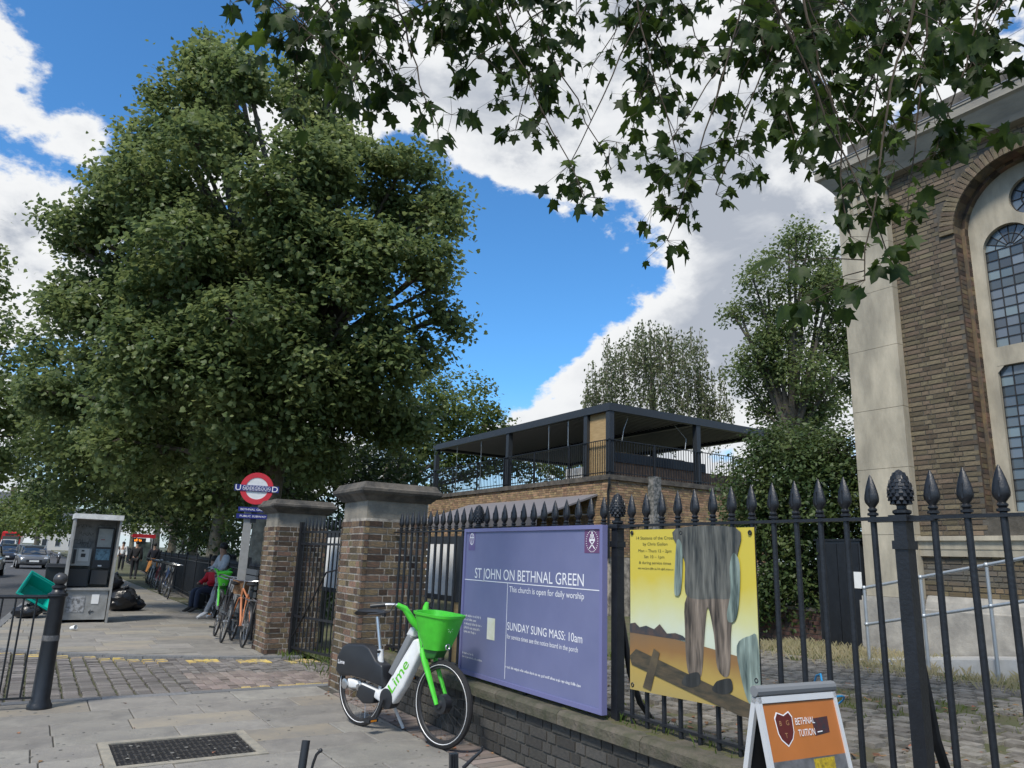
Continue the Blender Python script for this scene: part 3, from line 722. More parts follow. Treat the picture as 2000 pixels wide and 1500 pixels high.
# ------------------------------------------------------------------ exhibition banner (generic painted picture)
pz = empty('exhibition_banner', (3.44, 3.385, .70), 'yellow printed exhibition banner with dark painted figures tied to the railings', 'banner')
def printmat(name, stops, axis, rough=.45, wob=.15, sc=3.0, folds=0):
    m = bpy.data.materials.new(name); m.use_nodes = True; N = m.node_tree.nodes; L = m.node_tree.links
    tc = N.new('ShaderNodeTexCoord'); sp = N.new('ShaderNodeSeparateXYZ'); L.new(tc.outputs['Object'], sp.inputs[0])
    nz = N.new('ShaderNodeTexNoise'); nz.inputs['Scale'].default_value = sc; nz.inputs['Detail'].default_value = 5; L.new(tc.outputs['Object'], nz.inputs[0])
    a = N.new('ShaderNodeMath'); a.operation = 'MULTIPLY_ADD'; L.new(nz.outputs[0], a.inputs[0]); a.inputs[1].default_value = wob * 2; L.new(sp.outputs[axis], a.inputs[2])
    if folds:
        m1 = N.new('ShaderNodeMath'); m1.operation = 'MULTIPLY'; L.new(a.outputs[0], m1.inputs[0]); m1.inputs[1].default_value = folds
        m2 = N.new('ShaderNodeMath'); m2.operation = 'PINGPONG'; L.new(m1.outputs[0], m2.inputs[0]); m2.inputs[1].default_value = 1.0; a = m2
    r = N.new('ShaderNodeValToRGB'); L.new(a.outputs[0], r.inputs[0])
    r.color_ramp.elements[0].position = stops[0][0]; r.color_ramp.elements[0].color = (*stops[0][1], 1)
    r.color_ramp.elements[1].position = stops[-1][0]; r.color_ramp.elements[1].color = (*stops[-1][1], 1)
    for p, c in stops[1:-1]: e = r.color_ramp.elements.new(p); e.color = (*c, 1)
    p = N['Principled BSDF']; L.new(r.outputs[0], p.inputs['Base Color']); p.inputs['Roughness'].default_value = rough
    return m
HB, WB = 1.02, 1.05
def bulge(y, z): return 0.0
def bslab(poly, lift, m, name):
    "print area: polygon in (s from left 0..1, t from bottom 0..1)"
    b = MB(); b.prism([(WB / 2 - s * WB, t * HB) for s, t in poly], 0, .0006, lambda u, v, d: (bulge(u, v) - lift - d, u, v)); return b.build(name, m, pz)
b = MB(); n = 14
for j in range(n + 1):
    for i in range(n + 1):
        y = WB / 2 - WB * i / n; z = HB * j / n
        sag = (1 - j / n) * .04 * (i / n)       # bottom edge lifts to the right
        b.v.append((bulge(y, z), y, z + sag * (1 if j == 0 else 0)))
for j in range(n):
    for i in range(n):
        a = j * (n + 1) + i; b.f.append((a, a + n + 1, a + n + 2, a + 1)); b.mi.append(0)
k = len(b.v); b.v += [(v[0] + .003, v[1], v[2]) for v in b.v]; b.f += [tuple(q + k for q in f) for f in b.f]; b.mi += [0] * (n * n)
b.build('banner_sheet', printmat('banner_sky', [(.25, (.52, .60, .48)), (.50, (.58, .63, .50)), (.68, (.58, .57, .25)), (.85, (.58, .47, .06))], 2, wob=.14), pz, True)
bslab([(0, .0), (1, .03), (1, .29), (.6, .33), (.3, .35), (0, .36)], .004, printmat('banner_ground', [(.05, (.36, .28, .10)), (.25, (.42, .30, .08)), (.38, (.26, .14, .05)), (.5, (.18, .12, .07))], 2, wob=.1), 'print_ground')
bslab([(0, .345), (.0, .40), (.05, .41), (.09, .385), (.15, .40), (.22, .385), (.27, .42), (.33, .37), (.40, .38), (.46, .37), (.5, .345)], .005, mat('print_hills', (.03, .04, .05), .5, col2=(.09, .06, .05), vscale=14), 'print_hills')
def smooth_poly(p, k=4):
    out = []; n = len(p)
    for i in range(n):
        a, b, c, d = p[i - 1], p[i], p[(i + 1) % n], p[(i + 2) % n]
        for q in range(k):
            t = q / k; out.append(tuple(.5 * (2 * b[m] + (c[m] - a[m]) * t + (2 * a[m] - 5 * b[m] + 4 * c[m] - d[m]) * t * t + (3 * b[m] - a[m] - 3 * c[m] + d[m]) * t ** 3) for m in (0, 1)))
    return out
def ink(nm, c, c2, sc=5, st=(1, 4.5, .55)): return mat('print_' + nm, c, .5, col2=c2, vscale=sc, stretch=st, spread=.55, detail=3, var=.35)
tun = ink('tunic', (.022, .026, .026), (.16, .16, .14)); trs = ink('trousers', (.035, .028, .022), (.26, .21, .165)); pal = ink('pale_cloth', (.05, .075, .07), (.32, .40, .35)); shd = ink('shade', (.014, .016, .016), (.04, .042, .04)); lit_ = ink('fold_light', (.19, .185, .165), (.13, .13, .115))
bslab(smooth_poly([(.50, .60), (.48, .40), (.49, .20), (.53, .14), (.60, .17), (.63, .40), (.66, .55), (.70, .40), (.72, .22), (.80, .2), (.82, .42), (.84, .62), (.7, .68)]), .006, trs, 'print_trousers')
bslab(smooth_poly([(.42, 1.0), (.44, .88), (.49, .80), (.49, .62), (.58, .59), (.70, .60), (.84, .62), (.85, .78), (.89, .86), (.88, 1.0)]), .0068, tun, 'print_tunic')
bslab(smooth_poly([(.43, .93), (.47, .90), (.47, .76), (.45, .62), (.41, .60), (.40, .64), (.41, .78)]), .0078, pal, 'print_sleeve')
for x in (.50, .73): bslab(smooth_poly([(x, .16), (x + .08, .18), (x + .09, .12), (x + .02, .09), (x - .05, .10), (x - .03, .14)]), .0092, shd, 'print_shoe')
bslab(smooth_poly([(.86, .86), (.90, .80), (.89, .62), (.86, .50), (.81, .48), (.80, .53), (.83, .64), (.83, .78)]), .0078, pal, 'print_sleeve')
bslab(smooth_poly([(.86, .36), (.95, .42), (1.0, .40), (1.0, .05), (.93, .07), (.88, .2)]), .0065, pal, 'print_cloak')
bslab([(.0, .20), (.06, .25), (1.0, .06), (1.0, -.0), (.86, -.0), (.02, .15)], .0082, mat('print_beam', (.035, .035, .025), .5, col2=(.10, .075, .045), vscale=8, stretch=(1, 1, 4)), 'print_beam')
bslab([(.12, .03), (.19, .02), (.27, .25), (.22, .27)], .0088, mat('print_beam_cross', (.05, .042, .03), .5, col2=(.11, .085, .05), vscale=8), 'print_beam')
def ptext(s, y, z, h, w):
    text(s, frame((-.002, y - 3.385, z - .70), (0, -1, 0), (0, 0, 1)), h, w, mat('banner_ink', (.06, .07, .03), .6), pz)
ptext('14 Stations of the Cross', 3.845, 1.655, .020, .35); ptext('by Chris Gollon', 3.78, 1.617, .019, .23); ptext('Mon – Thurs 12 – 2pm', 3.825, 1.573, .019, .31)
ptext('Sat 10 – 1pm', 3.77, 1.535, .019, .19); ptext('& during service times', 3.82, 1.497, .018, .30); small_print([(0, 0, .33, .013)], frame((-.002, 3.83 - 3.385, 1.463 - .70), (0, -1, 0), (0, 0, 1)), MATS['banner_ink'], pz, 9)
b = MB()
for y, z in ((-.5, .99), (.5, 1.0), (.04, .995), (-.505, .2), (.5, .03)): b.torus((bulge(y, z) - .006, y, z), .011, .004, Matrix.Rotation(R_(90), 3, 'Z'), 12, 5)
b.build('eyelet', black_iron, pz)
mb = MB()
for y in (-.5, .5): mb.tube([(-.01, y, .995), (.03, y, 1.02), (.06, y, 1.045), (.04, y, 1.0)], .003, 5)
mb.build('cable_tie', black_plastic, pz)

# ------------------------------------------------------------------ pavement A-board
def AV(v): return .972 - (.875 - v) * .78 if v > .6 else .7575 - (.6 - v) * 1.25
def aboard():
    o = empty('pavement_sign', (2.85, 2.19, 0), 'aluminium A-board with orange tuition poster standing by the railings', 'sign', None, R_(-4))
    w = .235; hh = 1.0; sp = .22
    def leaf(sgn):
        lean = sgn * math.atan2(sp, hh); rot = Matrix.Rotation(lean, 4, 'X'); base = Vector((0, -sgn * sp * 1.0, 0))
        f = bpy.data.objects.new('front_leaf' if sgn > 0 else 'rear_leaf', None)
        b = MB()
        for lo, hi in (((-w, -.012, .02), (-w + .018, .012, hh)), ((w - .018, -.012, .02), (w, .012, hh)), ((-w, -.012, hh - .025), (w, .012, hh)), ((-w, -.012, .06), (w, .012, .09))): b.b2(lo, hi)
        for i in range(len(b.v)): b.v[i] = tuple((Matrix.Translation(base) @ Matrix.Rotation(-lean, 4, 'X')) @ Vector(b.v[i]))
        fo = b.build('front_frame' if sgn > 0 else 'rear_frame', alu, o)
        T = Matrix.Translation(base) @ Matrix.Rotation(-lean, 4, 'X')
        b = MB().b2((-w + .02, -.004, .07), (w - .02, .006, hh - .02))
        for i in range(len(b.v)): b.v[i] = tuple(T @ Vector(b.v[i]))
        b.build('backing_panel', black_plastic, o); return T
    T = leaf(1); leaf(-1)
    def pr(poly, lift, m, nm):
        b = MB(); b.prism(poly, 0, .0006, lambda u, v, d: tuple(T @ Vector((u, -.0045 - lift - d, AV(v))))); return b.build(nm, m, o)
    a, c = -w + .018, w - .018
    pr([(a, .60), (c, .60), (c, .875), (a, .875)], 0, mat('poster_orange', (.44, .15, .035), .35, var=.08), 'poster_top')
    pr([(a, .09), (c, .09), (c, .60), (a, .60)], 0, mat('poster_photo', (.05, .055, .055), .35, col2=(.16, .16, .17), vscale=9), 'poster_photo')
    pr([(.02, .555), (.14, .555), (.145, .595), (.02, .595)], .001, mat('poster_yellow', (.55, .40, .02), .4, col2=(.2, .15, .02), vscale=60), 'poster_caption')
    pr([(a, .30), (-.02, .30), (-.04, .52), (-.10, .575), (a, .57)], .001, mat('poster_pale', (.35, .38, .42), .4, col2=(.2, .22, .25), vscale=12), 'poster_picture')
    for i, (x, z, r, cc) in enumerate(((-.13, .47, .05, (.12, .07, .05)), (-.05, .45, .055, (.2, .12, .09)), (.03, .46, .05, (.1, .06, .045)), (.125, .46, .042, (.30, .18, .15)))):
        pr([(x + r * math.cos(t * .5236), z + r * 1.2 * math.sin(t * .5236)) for t in range(12)], .0016 + i * .0004, mat('poster_tone_%d' % i, cc, .4, col2=tuple(q * .4 for q in cc), vscale=25), 'poster_shape')
    sh = [(-.155, .80), (-.14, .825), (-.105, .81), (-.075, .825), (-.06, .80), (-.065, .73), (-.078, .70), (-.108, .67), (-.138, .70), (-.15, .73)]
    cx, cz = -.1075, .75
    pr([(cx + (x - cx) * 1.1, cz + (z - cz) * 1.1) for x, z in sh], .001, white_print, 'shield_edge'); pr(sh, .002, mat('shield_red', (.10, .015, .012), .45), 'shield')
    def tx(s, x, z, h, wd, m=white_print):
        fr = T @ frame((x, -.0085, AV(z)), (1, 0, 0), (0, 0, 1)); text(s, fr, h * .78, wd, m, o)
    tx('BETHNAL', -.045, .762, .034, .115); tx('TUITION', -.04, .705, .034, .10)
    gold = mat('shield_gold', (.4, .22, .1), .5)
    tx('B', -.138, .765, .024, None, gold); tx('G', -.10, .765, .024, None, gold); tx('T', -.118, .705, .024, None, gold)
    pr([(.06, .70), (.15, .71), (.155, .79), (.058, .785)], .001, mat('sticker_dark', (.09, .02, .02), .25, col2=(.03, .03, .035), vscale=30), 'sticker')
    pr([(.075, .715), (.105, .717), (.105, .722), (.075, .72)], .003, white_print, 'sticker_mark')
    MB().tube([(-w - .004, 0, hh - .0), (w + .004, 0, hh - .0)], .022, 10).build('hinge_cap', grey_plastic, o)
    mb = MB(); pts = []
    for t in range(0, 40):
        a_ = t / 39 * 2 * math.pi * 1.1; pts.append((w - .02 + .10 + .085 * math.cos(a_ + 2.6), .12 + .09 * math.sin(a_ * .9), hh - .09 + .055 * math.sin(a_ + 2.6) - t * .0006))
    mb.tube(pts, .0045, 6); mb.tube([(w - .06, .0, hh + .02), (w - .03, .03, hh + .045), (w, .08, hh + .03), (w + .02, .12, hh - .03)], .0045, 6)
    mb.build('lock_cable', mat('blue_cable', (.02, .22, .45), .35), o, True)
    return o
aboard()

# ================================================================== CHURCH
ch = empty('church', (11, 5, .28), 'tall brown brick church with stone corner pilaster, cornice and arched leaded windows', 'church')
XB = 11.15
def chm(mb, name, m, smooth=False, parent=None, **kw):
    o = mb.build(name, m, parent or ch, smooth, **kw); o.location = -Vector(ch.location) if parent is None else (0, 0, 0); return o
# wall sheet with arched opening (centre y 4.3, radius .95, spring 6.55, sill 2.3)
YC, RA, ZS, Z0 = 4.3, .95, 6.55, 2.30
def wall_sheet(x, yc, r, zs, z0, ylo, yhi, zlo, zhi, m, name):
    b = MB(); n = 24
    arc = [(yc + r * math.cos(math.pi * i / n), zs + r * math.sin(math.pi * i / n)) for i in range(n + 1)]   # from +y side to -y side
    out = []
    for (y, z) in arc:
        t = (y - yc) / r; out.append((yc + (yhi - yc) * max(-1, min(1, t)) if t > 0 else yc + (yc - ylo) * t, zhi))
    for i in range(n):
        b.add([(x, *arc[i]), (x, *arc[i + 1]), (x, *out[i + 1]), (x, *out[i])], [(0, 1, 2, 3)])
    b.add([(x, yhi, zlo), (x, yc + r, zlo), (x, yc + r, zs), (x, yhi, zs)], [(0, 1, 2, 3)]); b.add([(x, yhi, zs), (x, yc + r, zs), (x, *out[0])], [(0, 1, 2)])
    b.add([(x, ylo, zlo), (x, yc - r, zlo), (x, yc - r, zs), (x, ylo, zs)], [(0, 1, 2, 3)]); b.add([(x, ylo, zs), (x, yc - r, zs), (x, *out[-1])], [(0, 1, 2)])
    b.add([(x, yc - r, zlo), (x, yc + r, zlo), (x, yc + r, z0), (x, yc - r, z0)], [(0, 1, 2, 3)])
    chm(b, name, m)
wall_sheet(XB + .008, YC, RA, ZS, Z0, -1.0, 6.4, .28, 8.0, mortar_dark, 'wall_face')
chm(MB().b2((11.75, -3, .2), (24, 7.0, 8.4)).b2((11.16, -3, .2), (11.75, -.99, 8.4)).b2((11.02, 6.3, .2), (11.75, 7.03, 7.9)), 'wall_body', church_brick)
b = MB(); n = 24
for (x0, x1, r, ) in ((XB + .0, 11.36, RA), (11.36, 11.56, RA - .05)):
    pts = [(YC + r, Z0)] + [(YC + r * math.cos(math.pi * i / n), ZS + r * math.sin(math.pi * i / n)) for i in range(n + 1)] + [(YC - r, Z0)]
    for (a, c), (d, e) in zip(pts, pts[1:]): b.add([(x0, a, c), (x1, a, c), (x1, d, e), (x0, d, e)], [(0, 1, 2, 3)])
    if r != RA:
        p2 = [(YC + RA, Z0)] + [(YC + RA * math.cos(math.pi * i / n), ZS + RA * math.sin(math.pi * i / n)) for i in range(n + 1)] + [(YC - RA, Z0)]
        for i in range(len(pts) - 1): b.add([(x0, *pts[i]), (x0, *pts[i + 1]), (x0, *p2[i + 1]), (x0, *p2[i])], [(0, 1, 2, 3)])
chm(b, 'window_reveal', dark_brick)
# bricks
def skip_ch(u, z, w):
    y = 6.2 - u; zz = z + 2.03
    if zz < ZS: return abs(y - YC) < RA + w / 2 - .01
    return math.hypot(y - YC, zz - ZS) < RA + .215 + w * .3
def bricks_ch(*a, **k):
    names = {o.name for o in COL.objects if o.parent == ch}
    brick_face(ch, *a, **k)
    for o in COL.objects:
        if o.parent == ch and o.name not in names: o.location = Vector(o.location) - ch.location
bricks_ch((XB + .008, 6.2, 2.03), (0, -1, 0), (-1, 0, 0), 6.6, 5.85, church_brick, limit=300, proud=.009, skip=skip_ch, order=lambda q: q[0] * 1.0 + abs(q[1] - 1.6) * .35)
bricks_ch((XB + .008, 6.2, 1.18), (0, -1, 0), (-1, 0, 0), 6.6, .57, yellow_brick if False else mat('church_brick_low', (.21, .15, .07), .92, col2=(.09, .085, .075), vscale=1.2, rnd=.3, bump=.5, coord='Generated'), limit=0, proud=.009)
vb = brick_mesh('b', church_brick)
for i in range(44):
    a = math.pi * (i + .5) / 44; r = RA + .105
    o = link('voussoir', vb, ch, Vector((XB - .012, YC + r * math.cos(a), ZS + r * math.sin(a))) - ch.location); o.rotation_euler = Matrix(((0, -1, 0), (-math.sin(a), 0, -math.cos(a)), (math.cos(a), 0, -math.sin(a)))).to_euler() if False else (a, 0, 0)
    o.scale = (.05, .21, .062); 
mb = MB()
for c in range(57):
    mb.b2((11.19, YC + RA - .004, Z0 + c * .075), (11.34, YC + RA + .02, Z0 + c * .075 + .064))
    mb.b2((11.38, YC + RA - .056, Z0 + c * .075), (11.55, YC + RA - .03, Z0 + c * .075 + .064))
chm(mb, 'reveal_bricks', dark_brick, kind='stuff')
# stone tracery panel with openings, built of strips
XS = 11.46
def stone_panel():
    b = MB(); lights = [(4.34, 5.02), (3.58, 4.26)]; n = 16; zt = 6.24
    def q(a, c, d, e): b.b2((XS, a, d), (XS + .12, c, e))
    q(5.02, 5.25, Z0, 7.6); q(3.35, 3.58, Z0, 7.6); q(4.26, 4.34, Z0, 6.60)
    q(3.58, 5.02, 4.46, 4.74); q(3.58, 5.02, Z0, 2.37)
    # arched heads, oculus: ring strips filled to a rectangle
    def ringfill(yc, zc, r, y0, y1, z0, z1, a0, a1, m=20):
        arc = [(yc + r * math.cos(a0 + (a1 - a0) * i / m), zc + r * math.sin(a0 + (a1 - a0) * i / m)) for i in range(m + 1)]
        def outp(y, z):
            dy, dz = y - yc, z - zc; t = 1e9
            if dy > 1e-6: t = min(t, (y1 - yc) / dy)
            if dy < -1e-6: t = min(t, (y0 - yc) / dy)
            if dz > 1e-6: t = min(t, (z1 - zc) / dz)
            if dz < -1e-6: t = min(t, (z0 - zc) / dz)
            return (yc + dy * t, zc + dz * t)
        out = [outp(*p) for p in arc]
        for i in range(m):
            b.add([(XS, *arc[i]), (XS, *arc[i + 1]), (XS, *out[i + 1]), (XS, *out[i])], [(0, 1, 2, 3)])
            if abs(out[i][0] - out[i + 1][0]) > 1e-5 and abs(out[i][1] - out[i + 1][1]) > 1e-5:
                cy = out[i][0] if min(abs(out[i][0] - y0), abs(out[i][0] - y1)) < 1e-5 else out[i + 1][0]; cz = out[i][1] if min(abs(out[i][1] - z0), abs(out[i][1] - z1)) < 1e-5 else out[i + 1][1]
                b.add([(XS, *out[i]), (XS, *out[i + 1]), (XS, cy, cz)], [(0, 1, 2)])
            b.add([(XS, *arc[i]), (XS, *arc[i + 1]), (XS + .12, *arc[i + 1]), (XS + .12, *arc[i])], [(0, 1, 2, 3)])
    for (a, c) in lights:
        ringfill((a + c) / 2, zt, .34, a, c, zt, 6.60, 0, math.pi)
    ringfill(4.3, 6.92, .29, 3.58, 5.02, 6.60, 7.6, 0, 2 * math.pi, 40)
    chm(b, 'window_tracery', portland)
    b = MB()
    for (a, c) in lights:
        for s, y in ((1, a), (-1, c)): b.add([(XS + .01, y, 4.47), (XS + .01, y + s * .1, 4.47), (XS + .01, y, 4.36)], [(0, 1, 2)]); b.add([(XS + .004, y, 4.46), (XS + .004, y + s * .1, 4.46), (XS + .004, y, 4.36)], [(0, 2, 1)])
    chm(b, 'window_corbel', portland)
    chm(MB().b2((11.2, 3.3, Z0 - .12), (11.5, 5.3, Z0 + .0)), 'window_sill', portland)
stone_panel()
def pane(y0, y1, z0, z1, w):
    o = link('pane', PM, w, ((XS + .075) - 11, (y0 + y1) / 2 - 5, (z0 + z1) / 2 - .28), (0, random.uniform(-.025, .025), random.uniform(-.025, .025)), (1, y1 - y0 - .012, z1 - z0 - .012)); return o
PM = MB().b2((-.003, -.5, -.5), (.003, .5, .5)).mesh('pane', glass_m)
for wi, (a, c) in enumerate(((4.34, 5.02), (3.58, 4.26))):
    for (z0, z1, nr) in ((4.74, 6.24, 10), (2.37, 4.46, 14)):
        w = bpy.data.objects.new('window', None); COL.objects.link(w); w.parent = ch
        bars = MB(); nc = 4
        for i in range(nc):
            for j in range(nr): pane(a + (c - a) * i / nc, a + (c - a) * (i + 1) / nc, z0 + (z1 - z0) * j / nr, z0 + (z1 - z0) * (j + 1) / nr, w)
        for i in range(nc + 1): bars.b2((XS + .062 - 11, a + (c - a) * i / nc - .007 - 5, z0 - .28), (XS + .085 - 11, a + (c - a) * i / nc + .007 - 5, z1 - .28))
        for j in range(nr + 1): bars.b2((XS + .060 - 11, a - 5, z0 + (z1 - z0) * j / nr - .007 - .28), (XS + .083 - 11, c - 5, z0 + (z1 - z0) * j / nr + .007 - .28))
        if nr == 10:
            yc = (a + c) / 2 - 5; zc = z1 - .28
            for i in range(1, 8):
                t = math.pi * i / 8; bars.tube([(XS + .07 - 11, yc + .06 * math.cos(t), zc + .06 * math.sin(t)), (XS + .07 - 11, yc + .35 * math.cos(t), zc + .35 * math.sin(t))], .007, 4)
            for r in (.06, .2):
                bars.tube([(XS + .07 - 11, yc + r * math.cos(math.pi * i / 12), zc + r * math.sin(math.pi * i / 12)) for i in range(13)], .007, 4)
            for r0, r1 in ((.0, .2), (.2, .34)):
                for i in range(8):
                    t0, t1 = math.pi * i / 8 + .02, math.pi * (i + 1) / 8 - .02; x = XS + .075 - 11 + random.uniform(-.002, .002)
                    MB().add([(x, yc + r0 * math.cos(t0), zc + r0 * math.sin(t0)), (x, yc + r1 * math.cos(t0), zc + r1 * math.sin(t0)), (x, yc + r1 * math.cos(t1), zc + r1 * math.sin(t1)), (x, yc + r0 * math.cos(t1), zc + r0 * math.sin(t1))], [(0, 1, 2, 3)]).build('pane', glass_m, w)
        bars.build('lead_bars', lead_m, w)
w = bpy.data.objects.new('round_window', None); COL.objects.link(w); w.parent = ch
bars = MB(); yc, zc = 4.3 - 5, 6.92 - .28
for i in range(10):
    t0, t1 = 2 * math.pi * i / 10, 2 * math.pi * (i + 1) / 10; x = XS + .075 - 11
    for r0, r1 in ((0.02, .15), (.15, .30)):
        MB().add([(x, yc + r0 * math.cos(t0), zc + r0 * math.sin(t0)), (x, yc + r1 * math.cos(t0), zc + r1 * math.sin(t0)), (x, yc + r1 * math.cos(t1), zc + r1 * math.sin(t1)), (x, yc + r0 * math.cos(t1), zc + r0 * math.sin(t1))], [(0, 1, 2, 3)]).build('pane', glass_m, w)
    bars.tube([(x - .008, yc + .05 * math.cos(t0), zc + .05 * math.sin(t0)), (x - .008, yc + .3 * math.cos(t0), zc + .3 * math.sin(t0))], .008, 4)
for r in (.05, .15, .285): bars.tube([(x - .008, yc + r * math.cos(.2618 * i), zc + r * math.sin(.2618 * i)) for i in range(25)], .009, 4)
bars.build('lead_bars', lead_m, w)
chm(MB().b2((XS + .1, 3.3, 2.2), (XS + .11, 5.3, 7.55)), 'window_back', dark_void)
# pilaster, plinths, bands
blocks = [(1.13, 2.05), (2.05, 3.06), (3.06, 4.0), (4.0, 5.0), (5.0, 5.95), (5.95, 6.75), (6.75, 7.35)]
for z0, z1 in blocks: chm(MB().b2((11.0 + random.uniform(0, .003), 6.2, z0 + .003), (11.3, 7.04, z1 - .003)), 'pilaster_block', portland)
b = MB().b2((11.0, 6.2, 7.353), (11.3, 7.04, 7.40)).b2((11.02, 6.22, 7.40), (11.3, 7.02, 7.72)).b2((10.97, 6.17, 7.72), (11.3, 7.07, 7.87))
for i in range(6): b.b2((10.985, 6.25 + i * .14, 7.41), (11.03, 6.25 + i * .14 + .075, 7.71))
chm(b, 'pilaster_capital', portland)
chm(MB().b2((10.93, 6.14, .2), (11.3, 7.12, 1.06)).b2((10.95, 6.16, 1.06), (11.3, 7.09, 1.128)), 'pilaster_base', plinth_stone)
chm(MB().prism([(11.3, 1.74), (11.10, 1.74), (11.09, 1.83), (11.08, 1.84), (11.07, 1.95), (11.03, 1.96), (11.03, 2.02), (11.3, 2.04)], -3, 6.198, lambda u, v, d: (u, d, v)), 'string_course', portland)
chm(MB().prism([(11.3, .2), (10.98, .2), (10.98, .98), (11.0, 1.0), (11.03, 1.10), (11.08, 1.18), (11.3, 1.19)], -3, 6.138, lambda u, v, d: (u, d, v)), 'plinth', plinth_stone)
prof = [(-.2, 7.85), (.0, 7.872), (.04, 7.95), (.06, 7.98), (.19, 8.17), (.24, 8.2), (.24, 8.33), (.255, 8.34), (.255, 8.375), (-.15, 8.43)]
b = MB(); k = len(prof)
vs = []
for (p, z) in prof: vs += [(11 - p, -3, z)]
for (p, z) in prof: vs += [(11 - p, 7.05 + p, z)]
for (p, z) in prof: vs += [(24, 7.05 + p, z)]
b.add(vs, [(s * k + i, s * k + i + 1, (s + 1) * k + i + 1, (s + 1) * k + i) for s in (0, 1) for i in range(k - 1)])
chm(b, 'cornice', mat('cornice_stone', (.36, .33, .27), .88, col2=(.2, .19, .17), vscale=2.5, bump=.3, stretch=(1, .3, 1)))
chm(MB().b2((11.2, -3, 8.38), (11.6, 6.9, 8.86)).b2((11.6, 6.5, 8.38), (24, 6.9, 8.86)), 'parapet', portland_dark)
chm(MB().prism([(10.735, 8.378), (10.735, 8.392), (11.19, 8.45), (11.19, 8.436)], -3, 7.3, lambda u, v, d: (u, d, v)), 'lead_flashing', mat('lead_sheet', (.2, .21, .23), .5, .3))
# ramp and handrail
rp = empty('access_ramp', (10.35, 5, .28), 'pale concrete ramp rising along the church plinth', 'ramp')
child(MB().prism([(6.6, .27), (6.6, .30), (1.0, .95), (1.0, .27)], 9.9, 10.9, lambda u, v, d: (d, u, v)), 'ramp_slab', mat('concrete', (.5, .5, .49), .85, col2=(.38, .38, .37), vscale=4, bump=.2), rp)
hr = empty('tubular_handrail', (9.8, 5, .28), 'galvanised tube handrail with two rails along the ramp', 'handrail')
def rz(y): return 1.30 + (6.16 - y) * .215
child(MB().tube([(9.8, 6.3, rz(6.3)), (9.8, 1.0, rz(1.0))], .022, 10), 'top_rail', galv, hr, True)
child(MB().tube([(9.8, 6.3, rz(6.3) - .48), (9.8, 1.0, rz(1.0) - .48)], .022, 10), 'mid_rail', galv, hr, True)
for y in (6.3, 5.5, 4.68, 3.86, 3.0, 2.1):
    child(MB().tube([(9.8, y, .2), (9.8, y, rz(y))], .022, 10).sphere((9.8, y, rz(y)), .034, 8, 6).sphere((9.8, y, rz(y) - .48), .034, 8, 6), 'post', galv, hr, True)
# black steel store beside the church corner
cb = empty('steel_cabinet', (11.2, 7.55, .28), 'tall matt black steel cabinet standing against the church corner', 'cabinet')
MB().b2((-.15, -.42, 0), (.7, .36, 1.68)).build('body', anthracite, cb)
MB().b2((-.17, -.40, .04), (-.152, -.03, 1.64)).build('door', black_iron, cb); MB().b2((-.17, -.02, .04), (-.152, .34, 1.64)).build('door', black_iron, cb)
MB().b2((-.175, -.43, .95), (-.171, -.30, 1.2)).build('notice_sheet', paper, cb)
MB().b2((-.17, -.46, 1.68), (.72, .4, 1.71)).build('lid', black_iron, cb)
dw = empty('garden_wall', (11.5, 8.3, .2), 'low dark red brick garden wall under the hedge beside black cabinet', 'wall')
child(MB().b2((11.42, 7.96, .1), (11.6, 11.5, .80)), 'wall_core', mortar_dark, dw)
bricks_on(dw, (11.42, 11.5, .2), (0, -1, 0), (-1, 0, 0), 3.54, .6, mat('red_brick', (.13, .06, .045), .9, col2=(.06, .05, .045), vscale=5, rnd=.3, bump=.4), limit=0, proud=.01)
child(MB().b2((11.38, 7.96, .80), (11.64, 11.5, .86)), 'coping', portland_dark, dw)

# ================================================================== TERRACE BUILDING WITH PERGOLA
tb = empty('terrace_building', (14.2, 17.05, 0), 'yellow brick single-storey building with anthracite rooftop pergola and railings', 'building')
X0, Y0, X1, Y1, ZP = 14.2, 17.05, 21.6, 29.2, 4.05
def tbm(mb, name, m, smooth=False, **kw): return child(mb, name, m, tb, smooth, **kw)
tbm(MB().b2((X0 + .012, Y0 + .012, -.1), (X1, Y1, ZP - .15)), 'wall_core', mortar, )
def bricks_tb(*a, **k):
    names = {o.name for o in COL.objects if o.parent == tb}
    brick_face(tb, *a, **k)
    for o in COL.objects:
        if o.parent == tb and o.name not in names: o.location = Vector(o.location) - tb.location
bricks_tb((X0 + .012, Y1, 1.65), (0, -1, 0), (-1, 0, 0), Y1 - Y0, 2.25, yellow_brick, limit=0, proud=.012)
bricks_tb((X0, Y0 + .012, 1.65), (1, 0, 0), (0, -1, 0), X1 - X0, 2.25, yellow_brick, limit=300, proud=.012, order=lambda q: q[0] - q[1])
tbm(MB().b2((X0 - .06, Y0 - .06, ZP - .15), (X1 + .05, Y1 + .05, ZP)), 'parapet_coping', portland_dark)
tbm(MB().tube([(X0 - .05, Y0 - .05, ZP - .1), (X0 - .05, Y0 - .05, ZP - .3), (X0 - .05, Y0 + .0, ZP - .5), (X0 - .05, Y0 - .03, 1.6)], .035, 8), 'drainpipe', black_iron)
tbm(MB().b2((15.7, Y0 - .28, 0), (16.02, Y0 - .02, ZP + .05)), 'stone_pillar', mat('mottled_pillar', (.25, .25, .25), .9, col2=(.06, .07, .07), vscale=9, spread=.3))
